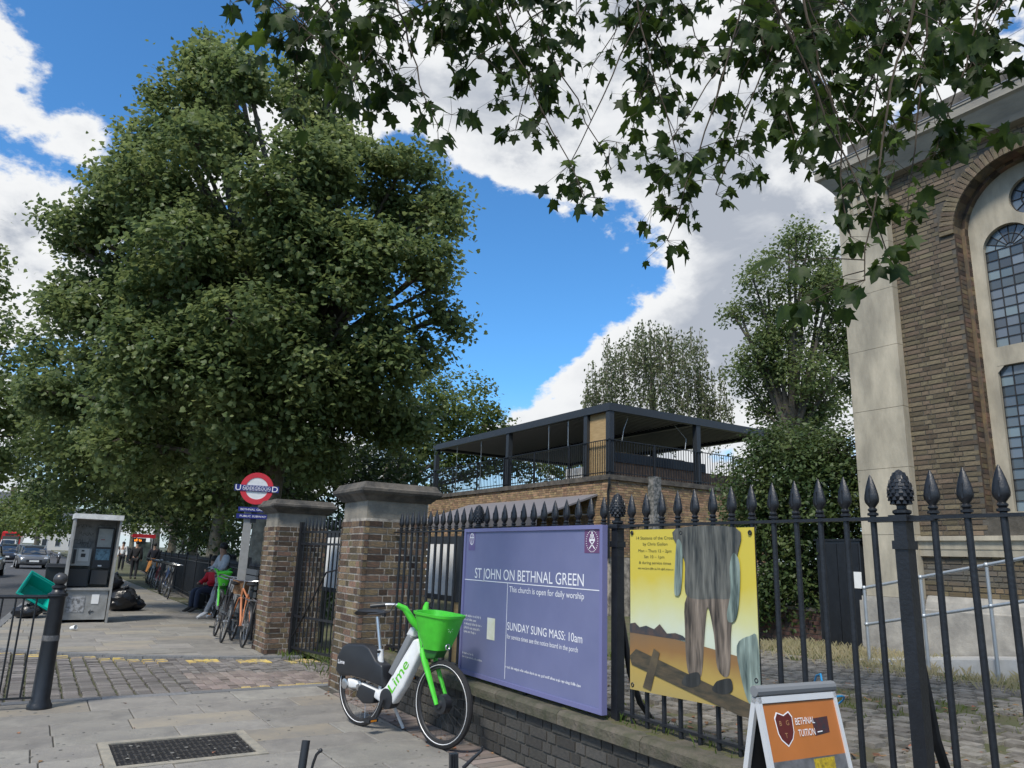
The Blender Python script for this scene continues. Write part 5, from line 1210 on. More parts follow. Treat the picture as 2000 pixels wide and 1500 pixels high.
def lime_bike(loc, rz, label, group, detail=True):
    o = empty('hire_bicycle', loc, label, 'bicycle', group, rz)
    r = .335
    wheel_parts(o, (0, 0, r), r, stripe=True, hub=.045, tw=.025); wheel_parts(o, (1.07, 0, r), r, stripe=True, hub=.075, tw=.026, hubm=black_plastic)
    cov = side([(-.345, .43), (-.34, .56), (-.27, .655), (-.20, .685), (.05, .70), (.13, .675), (.24, .575), (.33, .55), (.36, .37), (.10, .40), (-.12, .41), (-.28, .39)], -.06, .06, black_plastic, 'rear_cover', o, .02)
    fr_ = side([(-.22, .30), (-.225, .35), (-.17, .385), (-.10, .385), (.28, .335), (.37, .38), (.70, .80), (.76, .815), (.80, .70), (.62, .41), (.49, .255), (.40, .225), (.28, .25), (.02, .315), (-.12, .30)], -.042, .042, white_plastic, 'frame', o, .022)
    side([(.40, .50), (.62, .83), (.655, .84), (.69, .815), (.47, .475)], -.045, .045, grey_plastic, 'battery', o, .012)
    side([(.60, .83), (.65, .90), (.70, .88), (.69, .82)], -.035, .035, white_plastic, 'battery_lock', o, .01)
    MB().tube([(.285, 0, .33), (.225, 0, .67)], .028, 12).build('seat_tube', white_plastic, o, True)
    MB().tube([(.228, 0, .65), (.15, 0, .945)], .017, 12).build('seat_post', steel, o, True)
    MB().tube([(.24, 0, .655), (.24, -.05, .655)], .012, 8).build('seat_clamp', black_plastic, o, True)
    b = MB(); prof = [(-.075, .965, .10), (-.03, .985, .105), (.06, .985, .07), (.16, .99, .032), (.235, .985, .024), (.255, .975, .015)]
    vs = []; fs = []
    for (x, z, w) in prof:
        for k in range(8): a = 2 * math.pi * k / 8; vs.append((x, w * math.cos(a), z + .027 * math.sin(a)))
    for i in range(len(prof) - 1):
        for k in range(8): fs.append((i * 8 + k, i * 8 + (k + 1) % 8, (i + 1) * 8 + (k + 1) % 8, (i + 1) * 8 + k))
    fs += [tuple(range(8)), tuple(range(40, 48))]; b.add(vs, fs).build('saddle', black_plastic, o, True)
    # fork, steering column, handlebar
    b = MB()
    for s in (-1, 1): b.tube([(.845, s * .045, .74), (.885, s * .06, .66), (1.065, s * .062, .335)], [.03, .028, .018], 10, flat=.7)
    b.tube([(.86, -.06, .70), (.86, .06, .70)], .035, 10); b.build('fork', lime_green, o, True)
    b = MB().tube([(.825, 0, .70), (.74, 0, .93)], .035, 12)
    for s in (-1, 1): b.tube([(.755, 0, .88), (.715, s * .07, .96), (.665, s * .12, 1.055), (.62, s * .17, 1.085)], [.032, .032, .028, .02], 10)
    b.build('steering_column', lime_green, o, True)
    for s in (-1, 1):
        MB().tube([(.63, s * .16, 1.083), (.58, s * .22, 1.085), (.55, s * .25, 1.082)], .013, 8).build('handlebar_end', steel, o, True)
        MB().tube([(.555, s * .245, 1.082), (.46, s * .33, 1.066)], .018, 10).build('grip', black_plastic, o, True)
        MB().tube([(.60, s * .2, 1.07), (.63, s * .25, 1.03), (.55, s * .31, 1.01), (.47, s * .36, 1.0)], .006, 6).build('brake_lever', black_plastic, o, True)
    b = MB()
    for q in (-1, 1): b.tube([(.60, q * .2, 1.07), (.68, q * .2, 1.12), (.78, q * .1, 1.05), (.80, q * .03, .9), (.82, q * .03, .75)], .004, 5)
    b.build('brake_cables', black_plastic, o, True, kind='stuff')
    # basket
    b = MB(); n = 24
    def loop(cx, hx, hy, z, dz):
        L2 = []
        for i in range(n):
            a = 2 * math.pi * i / n; c, q = math.cos(a), math.sin(a); x = cx + hx * math.copysign(abs(c) ** .55, c); L2.append((x, hy * math.copysign(abs(q) ** .55, q), z + dz * (x - cx)))
        return L2
    rings = [loop(.965, .105, .085, .745, 0), loop(.97, .155, .12, .86, -.02), loop(.975, .205, .15, 1.01, -.06), loop(.975, .215, .16, 1.015, -.06), loop(.975, .218, .163, 1.035, -.06), loop(.975, .195, .142, 1.035, -.06), loop(.97, .145, .11, .87, -.02), loop(.965, .095, .075, .765, 0)]
    vs = [v for r2 in rings for v in r2]; fs = [(k * n + i, k * n + (i + 1) % n, (k + 1) * n + (i + 1) % n, (k + 1) * n + i) for k in range(len(rings) - 1) for i in range(n)] + [tuple(range(n)), tuple(range(7 * n, 8 * n))]
    bo = b.add(vs, fs).build('basket', lime_green, o, True)

    side([(.86, .66), (.86, .745), (1.04, .745), (1.0, .68)], -.06, .06, mat('dark_green_plastic', (.02, .13, .02), .45), 'basket_bracket', o, .01)
    MB().torus((1.095, 0, .775), .022, .006, Matrix.Rotation(R_(90), 3, 'Z'), 14, 6).build('headlamp', steel, o, True)
    MB().lathe([(.05, -.05), (.085, -.045), (.085, .045), (.05, .05)], 18, (.40, 0, .285), axis='y').build('chain_case', black_plastic, o, True)
    MB().tube([(.40, -.07, .285), (.335, -.085, .125)], .012, 8).build('crank', black_plastic, o, True); MB().tube([(.40, .07, .285), (.465, .085, .445)], .012, 8).build('crank', black_plastic, o, True)
    for y, x, z in ((-.14, .33, .115), (.14, .47, .45)):
        pd = MB().b2((x - .045, y - .05, z - .012), (x + .045, y + .05, z + .012)).build('pedal', black_plastic, o); MB().b2((x - .047, y - .03, z - .007), (x + .047, y + .03, z + .007)).build('reflector', mat('amber', (.7, .25, .02), .3), pd)
    MB().tube([(.28, .05, .30), (.30, .13, .2), (.37, .20, .012)], .014, 8).build('kickstand', white_plastic, o, True)
    MB().lathe([(.03, -.065), (.045, -.06), (.045, .06), (.03, .065)], 12, (-.19, 0, .335), axis='y').build('axle_cap', steel, o, True)
    side([(.02, .36), (.25, .33), (.22, .22), (.08, .20), (-.03, .25)], -.046, .046, black_plastic, 'motor_housing', o, .012)
    if detail:
        d = Vector((.345, 0, .44)).normalized()
        text('Lime', frame((.475, -.0435, .335), (d.x, 0, d.z), (-d.z, 0, d.x)), .085, .33, lime_text, o, bold=.012)
        text('Lime', frame((-.31, -.0615, .50), (1, 0, .02), (0, 0, 1)), .036, .10, white_print, o, bold=.01)
        fx = Vector((.02, 1, 0)).normalized(); 
        b = MB(); cx = Vector((1.15, -.03, .92)); 
        for i in range(8):
            a = i * .785; b.box((cx.x + .0, cx.y + .022 * math.cos(a), cx.z + .022 * math.sin(a)), (.002, .014, .006), Matrix.Rotation(a, 3, 'X') )
        b.build('basket_emblem', mat('pale_green', (.35, .7, .3), .5), o, kind='stuff')
    return o
u = Vector((.271, -.9625, 0)); RZ = math.atan2(u.y, u.x)
lime_bike((2.722, 6.74, 0), RZ, 'white and green hire bicycle with bright green basket parked by the blue board', None)

def bicycle(loc, rz, color, label, group=None, lean=0.0, basket=None, steer=0.0, tall=1.0, rack=False):
    o = empty('bicycle', loc, label, 'bicycle', group, rot=(lean, 0, rz)); r = .335; fm = mat('bike_paint_%s' % color[0], color[1], .35, .1)
    wheel_parts(o, (0, 0, r), r, tw=.017, nsp=20); wheel_parts(o, (1.03, 0, r), r, tw=.017, nsp=20, yaw=steer)
    BBp, ST, HT, HB = (.44, 0, .29), (.28, 0, .80), (.83, 0, .86), (.86, 0, .72)
    b = MB().tube([BBp, ST], .016, 8).tube([BBp, HB], .018, 8).tube([(.31, 0, .74), HT], .015, 8).tube([HB, HT], .02, 8)
    for s in (-1, 1): b.tube([(0, s * .06, r), (.40, s * .03, .29)], .009, 6).tube([(0, s * .06, r), (.30, s * .02, .76)], .008, 6)
    b.build('frame', fm, o, True)
    b = MB()
    for s in (-1, 1): b.tube([(.865, s * .035, .70), (.94, s * .05, .52), (1.03, s * .05, r)], [.014, .012, .008], 6)
    b.tube([(.865, -.04, .70), (.865, .04, .70)], .016, 6).build('fork', fm, o, True)
    MB().tube([ST, (.245, 0, .93)], .013, 8).build('seat_post', steel, o, True)
    MB().sphere((.22, 0, .955), .1, 10, 6, (1.35, .75, .32)).build('saddle', black_plastic, o, True)
    MB().tube([HT, (.815, 0, .98)], .014, 8).build('stem', steel, o, True)
    MB().tube([(.68, -.29, 1.0), (.78, -.24, 1.01), (.84, -.1, .985), (.84, .1, .985), (.78, .24, 1.01), (.68, .29, 1.0)], .012, 8).build('handlebar', steel, o, True)
    for s in (-1, 1): MB().tube([(.60, s * .3, .995), (.72, s * .275, 1.005)], .017, 8).build('grip', black_plastic, o, True)
    MB().lathe([(.09, -.004), (.09, .004)], 18, (.44, -.05, .29), axis='y').build('chainring', steel, o, True)
    for s in (-1, 1):
        MB().tube([(.44, s * .06, .29), (.44 + s * .12, s * .08, .29 - s * .11)], .009, 6).build('crank', steel, o, True)
        MB().b2((.44 + s * .12 - .045, s * .13 - .045, .29 - s * .11 - .012), (.44 + s * .12 + .045, s * .13 + .045, .29 - s * .11 + .012)).build('pedal', black_plastic, o)
    b = MB()
    for c0, a0, a1 in ((0, .3, 3.3), (1.03, .2, 2.4)): b.tube([(c0 + (r + .025) * math.cos(a0 + (a1 - a0) * i / 10), 0, r + (r + .025) * math.sin(a0 + (a1 - a0) * i / 10)) for i in range(11)], .02, 6, flat=.3)
    b.build('mudguards', black_plastic, o, True, kind='stuff')
    if basket:
        b = MB()
        for k in range(5): b.torus((1.0, 0, .78 + k * .05), 1, .008, Matrix.Diagonal((.13 + k * .008, 1, 1)) @ Matrix.Rotation(R_(90), 3, 'X') @ Matrix.Diagonal((1, 1, .17 + k * .008)), 20, 5)
        b = MB().lathe([(.12, .76), (.17, .99), (.16, .99), (.115, .775), (.02, .775)], 18, (1.0, 0, 0)); b.build('basket', mat('wicker', (.30, .17, .085), .85, col2=(.16, .085, .04), vscale=45, bump=.8, bscale=60), o, True)
    if rack:
        b = MB()
        for s in (-1, 1): b.tube([(-.25, s * .06, .72), (.22, s * .06, .74)], .006, 5).tube([(-.15, s * .06, .72), (0, s * .06, r)], .006, 5)
        for k in range(4): b.tube([(-.2 + k * .12, -.06, .722), (-.2 + k * .12, .06, .722)], .005, 5)
        b.build('rear_rack', steel, o, True)
    return o
bicycle((3.03, 12.62, 0), math.atan2(1.05, .06), ('orange', (.50, .19, .085)), 'orange city bicycle with wicker front basket leaning by the gate pier', lean=R_(5), basket=True, rack=True)
bicycle((2.86, 13.35, 0), math.atan2(1.05, .10), ('black', (.02, .02, .022)), 'black bicycle standing beside the orange one with the wicker basket', lean=R_(9))
bicycle((3.25, 14.5, 0), math.atan2(1.05, .05), ('grey', (.2, .2, .21)), 'grey bicycle parked beyond the orange one against the railings', lean=R_(6))
lime_bike((3.66, 18.0, 0), math.atan2(-1.0, -.10), 'green and white hire bicycle further down the pavement with a person astride', None, False)
cols = [('matt black', (.02, .02, .022)), ('navy blue', (.03, .06, .14)), ('silver', (.4, .4, .42)), ('dark green', (.02, .06, .04)), ('dark red', (.25, .02, .02)), ('charcoal', (.045, .045, .047)), ('white', (.6, .6, .6)), ('sky blue', (.12, .28, .4)), ('mustard', (.4, .26, .04))]
for i, c in enumerate(cols):
    y = 24.6 + i * 1.35
    bicycle((park_x(y) - .62 + random.uniform(-.06, .06), y, 0), math.atan2(1, .08 + random.uniform(-.25, .25)), c, c[0] + ' framed bicycle in the row locked along the park railings', 'bicycles locked along the railings', lean=R_(random.uniform(2, 9)), steer=random.uniform(-.5, .5))
# parked bicycle just below the view, its handlebar reaching into it
nb = empty('city_bicycle', (1.62, 2.35, 0), 'upright bicycle with black rubber grips parked beside the paving', 'bicycle', None, math.atan2(.86, -.5))
def near_bike(o):
    r = .335; fm = mat('bike_paint_charcoal', (.03, .032, .035), .4)
    wheel_parts(o, (-.55, 0, r), r, tw=.018); wheel_parts(o, (.48, 0, r), r, tw=.018)
    MB().tube([(-.1, 0, .29), (-.26, 0, .7)], .016, 8).tube([(-.1, 0, .29), (.28, 0, .56)], .018, 8).tube([(-.2, 0, .56), (.27, 0, .62)], .016, 8).tube([(-.55, 0, r), (-.1, 0, .29)], .012, 6).tube([(-.55, 0, r), (-.23, 0, .62)], .011, 6).build('frame', fm, o, True)
    MB().tube([(.26, 0, .64), (.3, 0, .55), (.38, 0, .45), (.48, .05, r)], .014, 8).tube([(.38, 0, .45), (.48, -.05, r)], .012, 8).build('fork', fm, o, True)
    MB().tube([(-.26, 0, .68), (-.29, 0, .76)], .013, 8).build('seat_post', steel, o, True); MB().sphere((-.30, 0, .78), .1, 10, 6, (1.35, .8, .3)).build('saddle', black_plastic, o, True)
    MB().tube([(.26, 0, .62), (.25, 0, .70)], .014, 8).build('stem', steel, o, True)
near_bike(nb)
hb = MB()
gl0, gl1 = at(588, 1512, 3.0), at(598, 1446, 3.05); gr = at(890, 1512, 3.0); mid = (gl0 + gr) / 2
inv = nb.matrix_basis.inverted()
LB = lambda p: inv @ p
cst = nb.matrix_basis @ Vector((.25, 0, .68))
MB().tube([LB(gl0), LB(gl0.lerp(cst, .35) + Vector((0, 0, -.03))), LB(cst), LB(gr.lerp(cst, .35) + Vector((0, 0, -.03))), LB(gr)], .011, 8).build('handlebar', steel, nb, True)
MB().tube([LB(gl0), LB(gl1)], .017, 12).build('grip', black_plastic, nb, True)
MB().tube([LB(at(606, 1512, 3)), LB(at(612, 1490, 3)), LB(at(618, 1474, 3)), LB(at(626, 1466, 3))], .006, 6).sphere(LB(at(626, 1466, 3)), .009, 8, 6).build('brake_lever', black_plastic, nb, True)
g2 = MB(); a_, b_ = at(886, 1512, 3.0), at(886, 1471, 3.02); g2.tube([LB(a_), LB(b_)], .023, 4)
for k in (-1, 0, 1): g2.tube([LB(at(886 + k * 5, 1508, 2.975)), LB(at(886 + k * 5, 1474, 2.99))], .004, 4)
g2.build('phone_clamp', black_plastic, nb)
MB().tube([LB(at(905, 1500, 3)), LB(at(925, 1480, 3)), LB(at(941, 1466, 3)), LB(at(942, 1458, 3))], [.009, .008, .006, .003], 6).build('brake_lever', black_plastic, nb, True)

# ================================================================== STREET FURNITURE
# bollard and guard rail
bo = empty('bollard', (.285, 8.58, 0), 'black cast iron bollard with ball top at the corner of the driveway', 'bollard')
MB().lathe([(.105, 0), (.105, .03), (.09, .05), (.09, .06), (.079, .08), (.073, .5), (.066, .98), (.07, 1.0), (.085, 1.01), (.085, 1.03), (.06, 1.045), (.05, 1.07), (.062, 1.085), (.062, 1.10), (.038, 1.115)], 20).build('shaft', black_iron, bo, True)
MB().sphere((0, 0, 1.165), .062, 14, 10).build('ball_top', mat('ball_worn', (.06, .06, .062), .35, .3, var=.3), bo, True)
MB().lathe([(.0735, .60), (.0745, .605), (.074, .645), (.0725, .65)], 20).build('scuffed_band', mat('scuff', (.13, .13, .13), .5, col2=(.05, .05, .055), vscale=14, spread=.3), bo, True)
gr_ = empty('guard_rail', (-.6, 8.58, 0), 'black steel pedestrian guard rail joined to the bollard', 'railing')
MB().tube([(-1.4, 0, 1.0), (.84, 0, 1.0)], .018, 8).build('top_rail', black_iron, gr_, True); MB().b2((-1.4, -.02, .09), (.82, .02, .105)).build('bottom_rail', black_iron, gr_)
bm_ = MB().lathe([(.0085, .1), (.0085, .99)], 8).mesh('bar', black_iron, True); x = .72
k = 0
while x > -1.4: link('bar', bm_, gr_, (x, 0, 0)); x -= (.062 if k % 2 else .105); k += 1
for x in (-1.4,): MB().tube([(x, 0, -.1), (x, 0, 1.0)], .022, 8).build('post', black_iron, gr_, True)

# telephone kiosk
kb = empty('phone_kiosk', (1.07, 17.3, 0), 'scruffy grey open telephone kiosk covered in graffiti tags', 'phone box')
kg = mat('kiosk_grey', (.23, .23, .22), .5, .2, col2=(.33, .33, .32), vscale=5, var=.15); kd = mat('kiosk_dark', (.03, .032, .035), .5)
def kp(lo, hi, nm, m=kg): return MB().b2(lo, hi).build(nm, m, kb)
kp((-.40, .70, .0), (.40, .74, 2.0), 'back_panel'); kp((-.42, -.08, 0), (-.385, .74, 2.0), 'side_panel'); kp((.385, -.08, 0), (.42, .74, 2.0), 'side_panel')
kp((-.44, -.12, 2.0), (.44, .78, 2.10), 'roof', mat('kiosk_roof', (.72, .73, .72), .5, col2=(.45, .45, .44), vscale=5)); kp((-.36, .02, .06), (.37, .70, .62), 'lower_box'); kp((-.38, -.02, .62), (.385, .70, .66), 'ledge')
kp((-.37, .30, .68), (-.02, .70, 1.02), 'recess', kd); kp((.03, .30, .72), (.33, .68, 1.0), 'recess', kd)
kp((-.36, .36, 1.08), (-.02, .69, 1.42), 'phone_unit', mat('kiosk_unit', (.30, .31, .31), .35, .5)); kp((-.25, .345, 1.17), (-.06, .36, 1.42), 'keypad_plate', mat('kiosk_plate', (.45, .46, .46), .4, .4))
kp((-.20, .335, 1.36), (-.15, .345, 1.39), 'screen', kd); kp((-.20, .335, 1.25), (-.12, .345, 1.32), 'keypad', kd); kp((-.34, .30, 1.12), (-.29, .35, 1.4), 'handset', kd)
kp((.03, .40, 1.04), (.35, .44, 1.86), 'poster_frame', kd); kp((.06, .39, 1.46), (.32, .40, 1.83), 'poster_sheet', mat('old_notice', (.36, .38, .36), .6, col2=(.28, .3, .29), vscale=9)); kp((.06, .39, 1.2), (.32, .40, 1.42), 'poster_sheet', mat('blue_notice', (.16, .30, .38), .5, col2=(.05, .09, .12), vscale=14)); kp((.12, .385, 1.60), (.19, .39, 1.615), 'poster_mark', mat('red_mark', (.3, .03, .03), .5)); kp((.13, .385, 1.07), (.2, .39, 1.10), 'sticker', paper)
kp((.09, .012, .36), (.22, .02, .54), 'sticker', paper); kp((-.33, .012, .2), (-.02, .02, .5), 'torn_poster', mat('torn', (.36, .37, .38), .7, col2=(.14, .14, .14), vscale=16, spread=.3))
rd = random.Random(4); b = MB()
def scrib(x0, x1, z, h, y, n):
    x = x0; p = []
    for i in range(n): p.append((x0 + (x1 - x0) * i / n + rd.uniform(-.02, .02), y, z + rd.uniform(-h, h)))
    b.tube(p, .006, 4, flat=.4)
for (x0, x1, z, h, n) in ((-.33, -.05, 1.88, .04, 16), (-.30, .0, 1.72, .06, 20), (-.34, .0, 1.56, .05, 24), (.06, .3, 1.9, .03, 14), (-.3, -.02, 1.5, .05, 18)): scrib(x0, x1, z, h, .694, n)
for (x0, x1, z, h, n) in ((.05, .16, .22, .06, 10), (-.3, -.1, .42, .06, 12)): scrib(x0, x1, z, h, .014, n)
b.build('graffiti', mat('spray_black', (.012, .012, .014), .6), kb, kind='stuff')
# bin, crate, sacks
bn = empty('wheeled_bin', (.62, 19.6, 0), 'black wheeled refuse bin behind the turquoise crate', 'bin')
MB().box((0, 0, .53), (.46, .52, .94), None, 0, 1.22).build('body', black_plastic, bn); MB().box((0, 0, 1.03), (.60, .66, .07), None, 0, .95).build('lid', black_plastic, bn)
for s in (-1, 1): MB().lathe([(.1, -.03), (.1, .03)], 14, (s * .24, .28, .1), axis='x').build('wheel', tyre_m, bn)
MB().tube([(-.25, -.34, 1.0), (.25, -.34, 1.0)], .018, 8).build('handle', black_plastic, bn)
cr = empty('recycling_crate', (.24, 18.8, .47), 'empty turquoise plastic crate tipped on its side against the black bin', 'crate', None, rot=(R_(68), R_(30), R_(12)))
teal = mat('teal_plastic', (.0, .36, .29), .4, var=.06)
b = MB(); o_ = [(-.36, -.25), (.36, -.25), (.36, .25), (-.36, .25)]; i_ = [(-.29, -.19), (.29, -.19), (.29, .19), (-.29, .19)]
vs = [(x, y, .17) for x, y in o_] + [(x * .86, y * .86, -.17) for x, y in i_] + [(x * .9, y * .88, .17) for x, y in o_] + [(x * .82, y * .82, -.15) for x, y in i_]
b.add(vs, [(i, (i + 1) % 4, 4 + (i + 1) % 4, 4 + i) for i in range(4)] + [(8 + i, 12 + i, 12 + (i + 1) % 4, 8 + (i + 1) % 4) for i in range(4)] + [(i, 8 + i, 8 + (i + 1) % 4, (i + 1) % 4) for i in range(4)] + [(4, 5, 6, 7), (12, 13, 14, 15)])
ob = b.build('tub', teal, cr); md = ob.modifiers.new('b', 'BEVEL'); md.width = .03; md.segments = 3
MB().b2((-.385, -.275, .15), (-.36, .275, .18)).b2((.36, -.275, .15), (.385, .275, .18)).b2((-.36, -.275, .15), (.36, -.25, .18)).b2((-.36, .25, .15), (.36, .275, .18)).build('rim', teal, cr)
def sack(c, r, sc, label, seed):
    o = empty('refuse_sack', c, label, 'refuse sack', 'black refuse sacks'); b = MB(); b.sphere((0, 0, r * sc[2] * .93), r, 22, 14, sc); rs = random.Random(seed)
    fx = [(rs.uniform(3, 9), rs.uniform(3, 9), rs.uniform(4, 11), rs.uniform(0, 6)) for _ in range(6)]
    for i, v in enumerate(b.v):
        k = sum(math.sin(v[0] / r * f[0] + v[1] / r * f[1] + v[2] / r * f[2] + f[3]) for f in fx) * .035
        b.v[i] = (v[0] * (1 + k), v[1] * (1 + k), max(0, v[2] * (1 + k)))
    b.build('sack', mat('bin_liner', (.012, .013, .016), .28, bump=.6, bscale=14), o, True)
    MB().tube([(0, 0, r * sc[2] * 1.8), (.02, .01, r * sc[2] * 1.98), (.09, .03, r * sc[2] * 2.1)], [.05, .025, .06], 8).build('knot', MATS['bin_liner'], o, True)
sack((2.0, 20.3, 0), .31, (1.1, 1, .85), 'full black refuse sack slumped on the pavement right of the kiosk', 1); sack((1.7, 20.8, 0), .31, (1, 1, 1.25), 'tall black refuse sack behind the kiosk', 2); sack((2.3, 20.45, 0), .20, (1.2, 1, .7), 'small flat black refuse sack at the end of the pile', 3); sack((1.75, 20.45, .46), .23, (1, 1, .8), 'black refuse sack lying on top of the pile', 4); sack((.12, 18.6, 0), .22, (1.2, 1, .6), 'black refuse sack squashed below the turquoise crate', 5)
cup = empty('paper_cup', (.82, 15.9, 0), 'white paper cup lying on the pavement in front of the kiosk', 'cup', None, rot=(R_(78), 0, R_(40)))
MB().lathe([(.03, 0), (.042, .11), (.038, .11), (.028, .008)], 14, (0, .036, 0)).build('cup_wall', paper, cup, True)

# underground roundel sign
us = empty('underground_sign', (3.44, 14.5, 0), 'red white and blue roundel sign on a grey post above the gate pier', 'sign', None, R_(-8))
MB().b2((-.16, .02, 0), (-.02, .14, 2.22)).build('post', mat('grey_post', (.26, .26, .25), .6, var=.15), us)
red = mat('roundel_red', (.56, .03, .045), .35); blue = mat('roundel_blue', (.015, .02, .16), .35)
zc = 2.64; b = MB(); n = 40; b.torus((0, 0, 0), 1, .1, None, 4, 4); b = MB(); vs = []; 
for i in range(n):
    a = 2 * math.pi * i / n
    for rr in (.30, .205):
        for y in (-.02, .02): vs.append((rr * math.cos(a), y, zc + rr * math.sin(a)))
fs = []
for i in range(n):
    j = (i + 1) % n; A = i * 4; Bq = j * 4; fs += [(A, Bq, Bq + 1, A + 1), (A + 2, A + 3, Bq + 3, Bq + 2), (A, A + 2, Bq + 2, Bq), (A + 1, Bq + 1, Bq + 3, A + 3)]
b.add(vs, fs).build('ring', red, us)
MB().prism([(.205 * math.cos(2 * math.pi * i / n), zc + .205 * math.sin(2 * math.pi * i / n)) for i in range(n)], -.012, .012, lambda u, v, d: (u, d, v)).build('disc', white_plastic, us)
MB().b2((-.31, -.032, zc - .055), (.31, .032, zc + .055)).build('bar_panel', blue, us)
text('NDERGROUN', frame((-.255, -.0335, zc - .027), (1, 0, 0), (0, 0, 1)), .052, .50, white_print, us)
text('U', frame((-.385, -.0335, zc - .05), (1, 0, 0), (0, 0, 1)), .105, .095, white_print, us); text('D', frame((.275, -.0335, zc - .05), (1, 0, 0), (0, 0, 1)), .105, .105, white_print, us)
MB().b2((-.40, -.03, zc - .06), (-.31, .03, zc + .06)).build('bar_end', blue, us); MB().b2((.31, -.03, zc - .06), (.40, .03, zc + .06)).build('bar_end', blue, us)
for q in range(9):
    for zq in (.036, -.042): MB().b2((-.25 + q * .056, -.0338, zc + zq), (-.25 + q * .056 + .040, -.0325, zc + zq + .007)).build('dash', white_print, us)
MB().b2((-.29, -.02, 2.20), (.29, .015, 2.285)).build('name_plate', blue, us); MB().b2((-.31, -.02, 2.075), (.30, .015, 2.16)).build('name_plate', blue, us)
text('BETHNAL GREEN', frame((-.25, -.0215, 2.225), (1, 0, 0), (0, 0, 1)), .036, .47, white_print, us); text('PUBLIC SUBWAY', frame((-.25, -.0215, 2.10), (1, 0, 0), (0, 0, 1)), .036, .47, white_print, us)
MB().b2((-.05, .0, 2.0), (.05, .05, 2.4)).build('bracket', black_iron, us)

# park railings
pr_ = empty('park_railing', (park_x(12.6), 12.6, 0), 'low dark iron railings running along the back of the pavement by the park', 'railing', None, -math.atan(.062))
L = 66
for z in (.15, 1.12): MB().b2((-.02, 0, z - .012), (.02, L, z + .012)).build('rail', black_iron, pr_)
bm2 = MB().lathe([(.011, .02), (.011, 1.18), (.016, 1.2), (.002, 1.30)], 6).mesh('bar', black_iron); mb = MB()
for i in range(1, int(L / .13)):
    if i < 200: link('bar', bm2, pr_, (0, i * .13, 0))
    else: mb.b2((-.01, i * .13 - .01, .02), (.01, i * .13 + .01, 1.28))
mb.build('far_bars', black_iron, pr_, kind='stuff')
for i in range(0, 24): MB().b2((-.035, i * 2.86 - .035, 0), (.035, i * 2.86 + .035, 1.36)).build('post', black_iron, pr_)
MB().b2((-.1, 0, -.1), (.1, L, .05)).build('kerb', portland_dark, pr_)
# slatted bench against the railings, red parcel bin with blue bag
be = empty('slatted_bench', (3.38, 14.0, 0), 'dark slatted seat back between gate pier and sign post', 'bench', None, R_(-4))
for z in (.75, .88, 1.01, 1.12): MB().b2((.0, -.55, z - .045), (.035, .75, z + .045)).build('slat', mat('bench_grey', (.07, .08, .09), .6), be)
for y in (-.45, .65): MB().b2((.035, y - .03, 0), (.08, y + .03, 1.16)).build('leg', black_iron, be)
for k in range(3): MB().b2((-.42 + k * .14, -.55, .43), (-.30 + k * .14, .75, .46)).build('slat', MATS['bench_grey'], be)
rb = empty('red_bin', (4.0, 18.6, 0), 'red box with white panels standing beside the hire bicycle', 'box', None, R_(-10))
MB().box((0, 0, .5), (.42, .55, .95), None, 0, 1.15).build('body', mat('red_paint', (.42, .02, .025), .4, var=.1), rb); MB().b2((-.27, -.34, .97), (.27, .34, 1.03)).build('lid', grey_plastic, rb)
for z in (.25, .62): MB().b2((-.15, -.302 - z * .04, z - .13), (.05, -.29 - z * .04, z + .14)).build('white_panel', paper, rb)
bb = empty('blue_bag', (3.92, 18.15, 0), 'bright blue bag resting against the red box', 'bag'); q = MB().sphere((0, 0, .42), .2, 14, 10, (.8, .6, 1.5)); q.build('bag_body', mat('blue_cloth', (.02, .10, .42), .6, bump=.4, bscale=12), bb, True); MB().torus((0, 0, .74), .07, .012, None, 14, 5).build('handle', MATS['blue_cloth'], bb, True); MB().b2((-.12, -.1, 0), (.12, .1, .16)).build('base', MATS['blue_cloth'], bb)
# bus stop with lit display
SHX = .62
bs = empty('bus_shelter', (5.15, 46.0, 0), 'bus shelter with red roof edge and lit orange countdown display', 'bus shelter', None, -math.atan(.062))
MB().b2((-.9, -2, 2.32), (.75, 2, 2.42)).build('roof', mat('shelter_red', (.42, .02, .03), .4), bs); MB().b2((-.92, -2.03, 2.24), (.77, -2.0, 2.46)).build('fascia', MATS['shelter_red'], bs)
for y in (-1.9, 0, 1.9): MB().b2((.6, y - .04, 0), (.68, y + .04, 2.32)).build('post', black_iron, bs)
MB().b2((.62, -1.9, .3), (.64, 1.9, 2.1)).build('glass_panel', mat('shelter_glass', (.07, .09, .09), .15), bs); MB().b2((-.5, -1.95, .3), (.5, -1.9, 2.0)).build('advert_panel', mat('advert', (.12, .16, .14), .3, col2=(.03, .04, .04), vscale=2), bs)
MB().b2((-.85, -2.02, 1.98), (.1, -1.9, 2.22)).build('display_case', black_plastic, bs)
led = bpy.data.materials.new('led_orange'); led.use_nodes = True; e_ = led.node_tree.nodes['Principled BSDF']; e_.inputs['Emission Color'].default_value = (1, .25, .02, 1); e_.inputs['Emission Strength'].default_value = 2.2; e_.inputs['Base Color'].default_value = (.2, .05, 0, 1)
small_print([(0, 0, .62, .16)], frame((-.74, -2.025, 2.02), (1, 0, 0), (0, 0, 1)), led, bs, 3)
MB().b2((.2, -1.6, .45), (.5, 1.6, .5)).build('seat', MATS['shelter_red'], bs)

bs.scale = (.66, .6, .87)

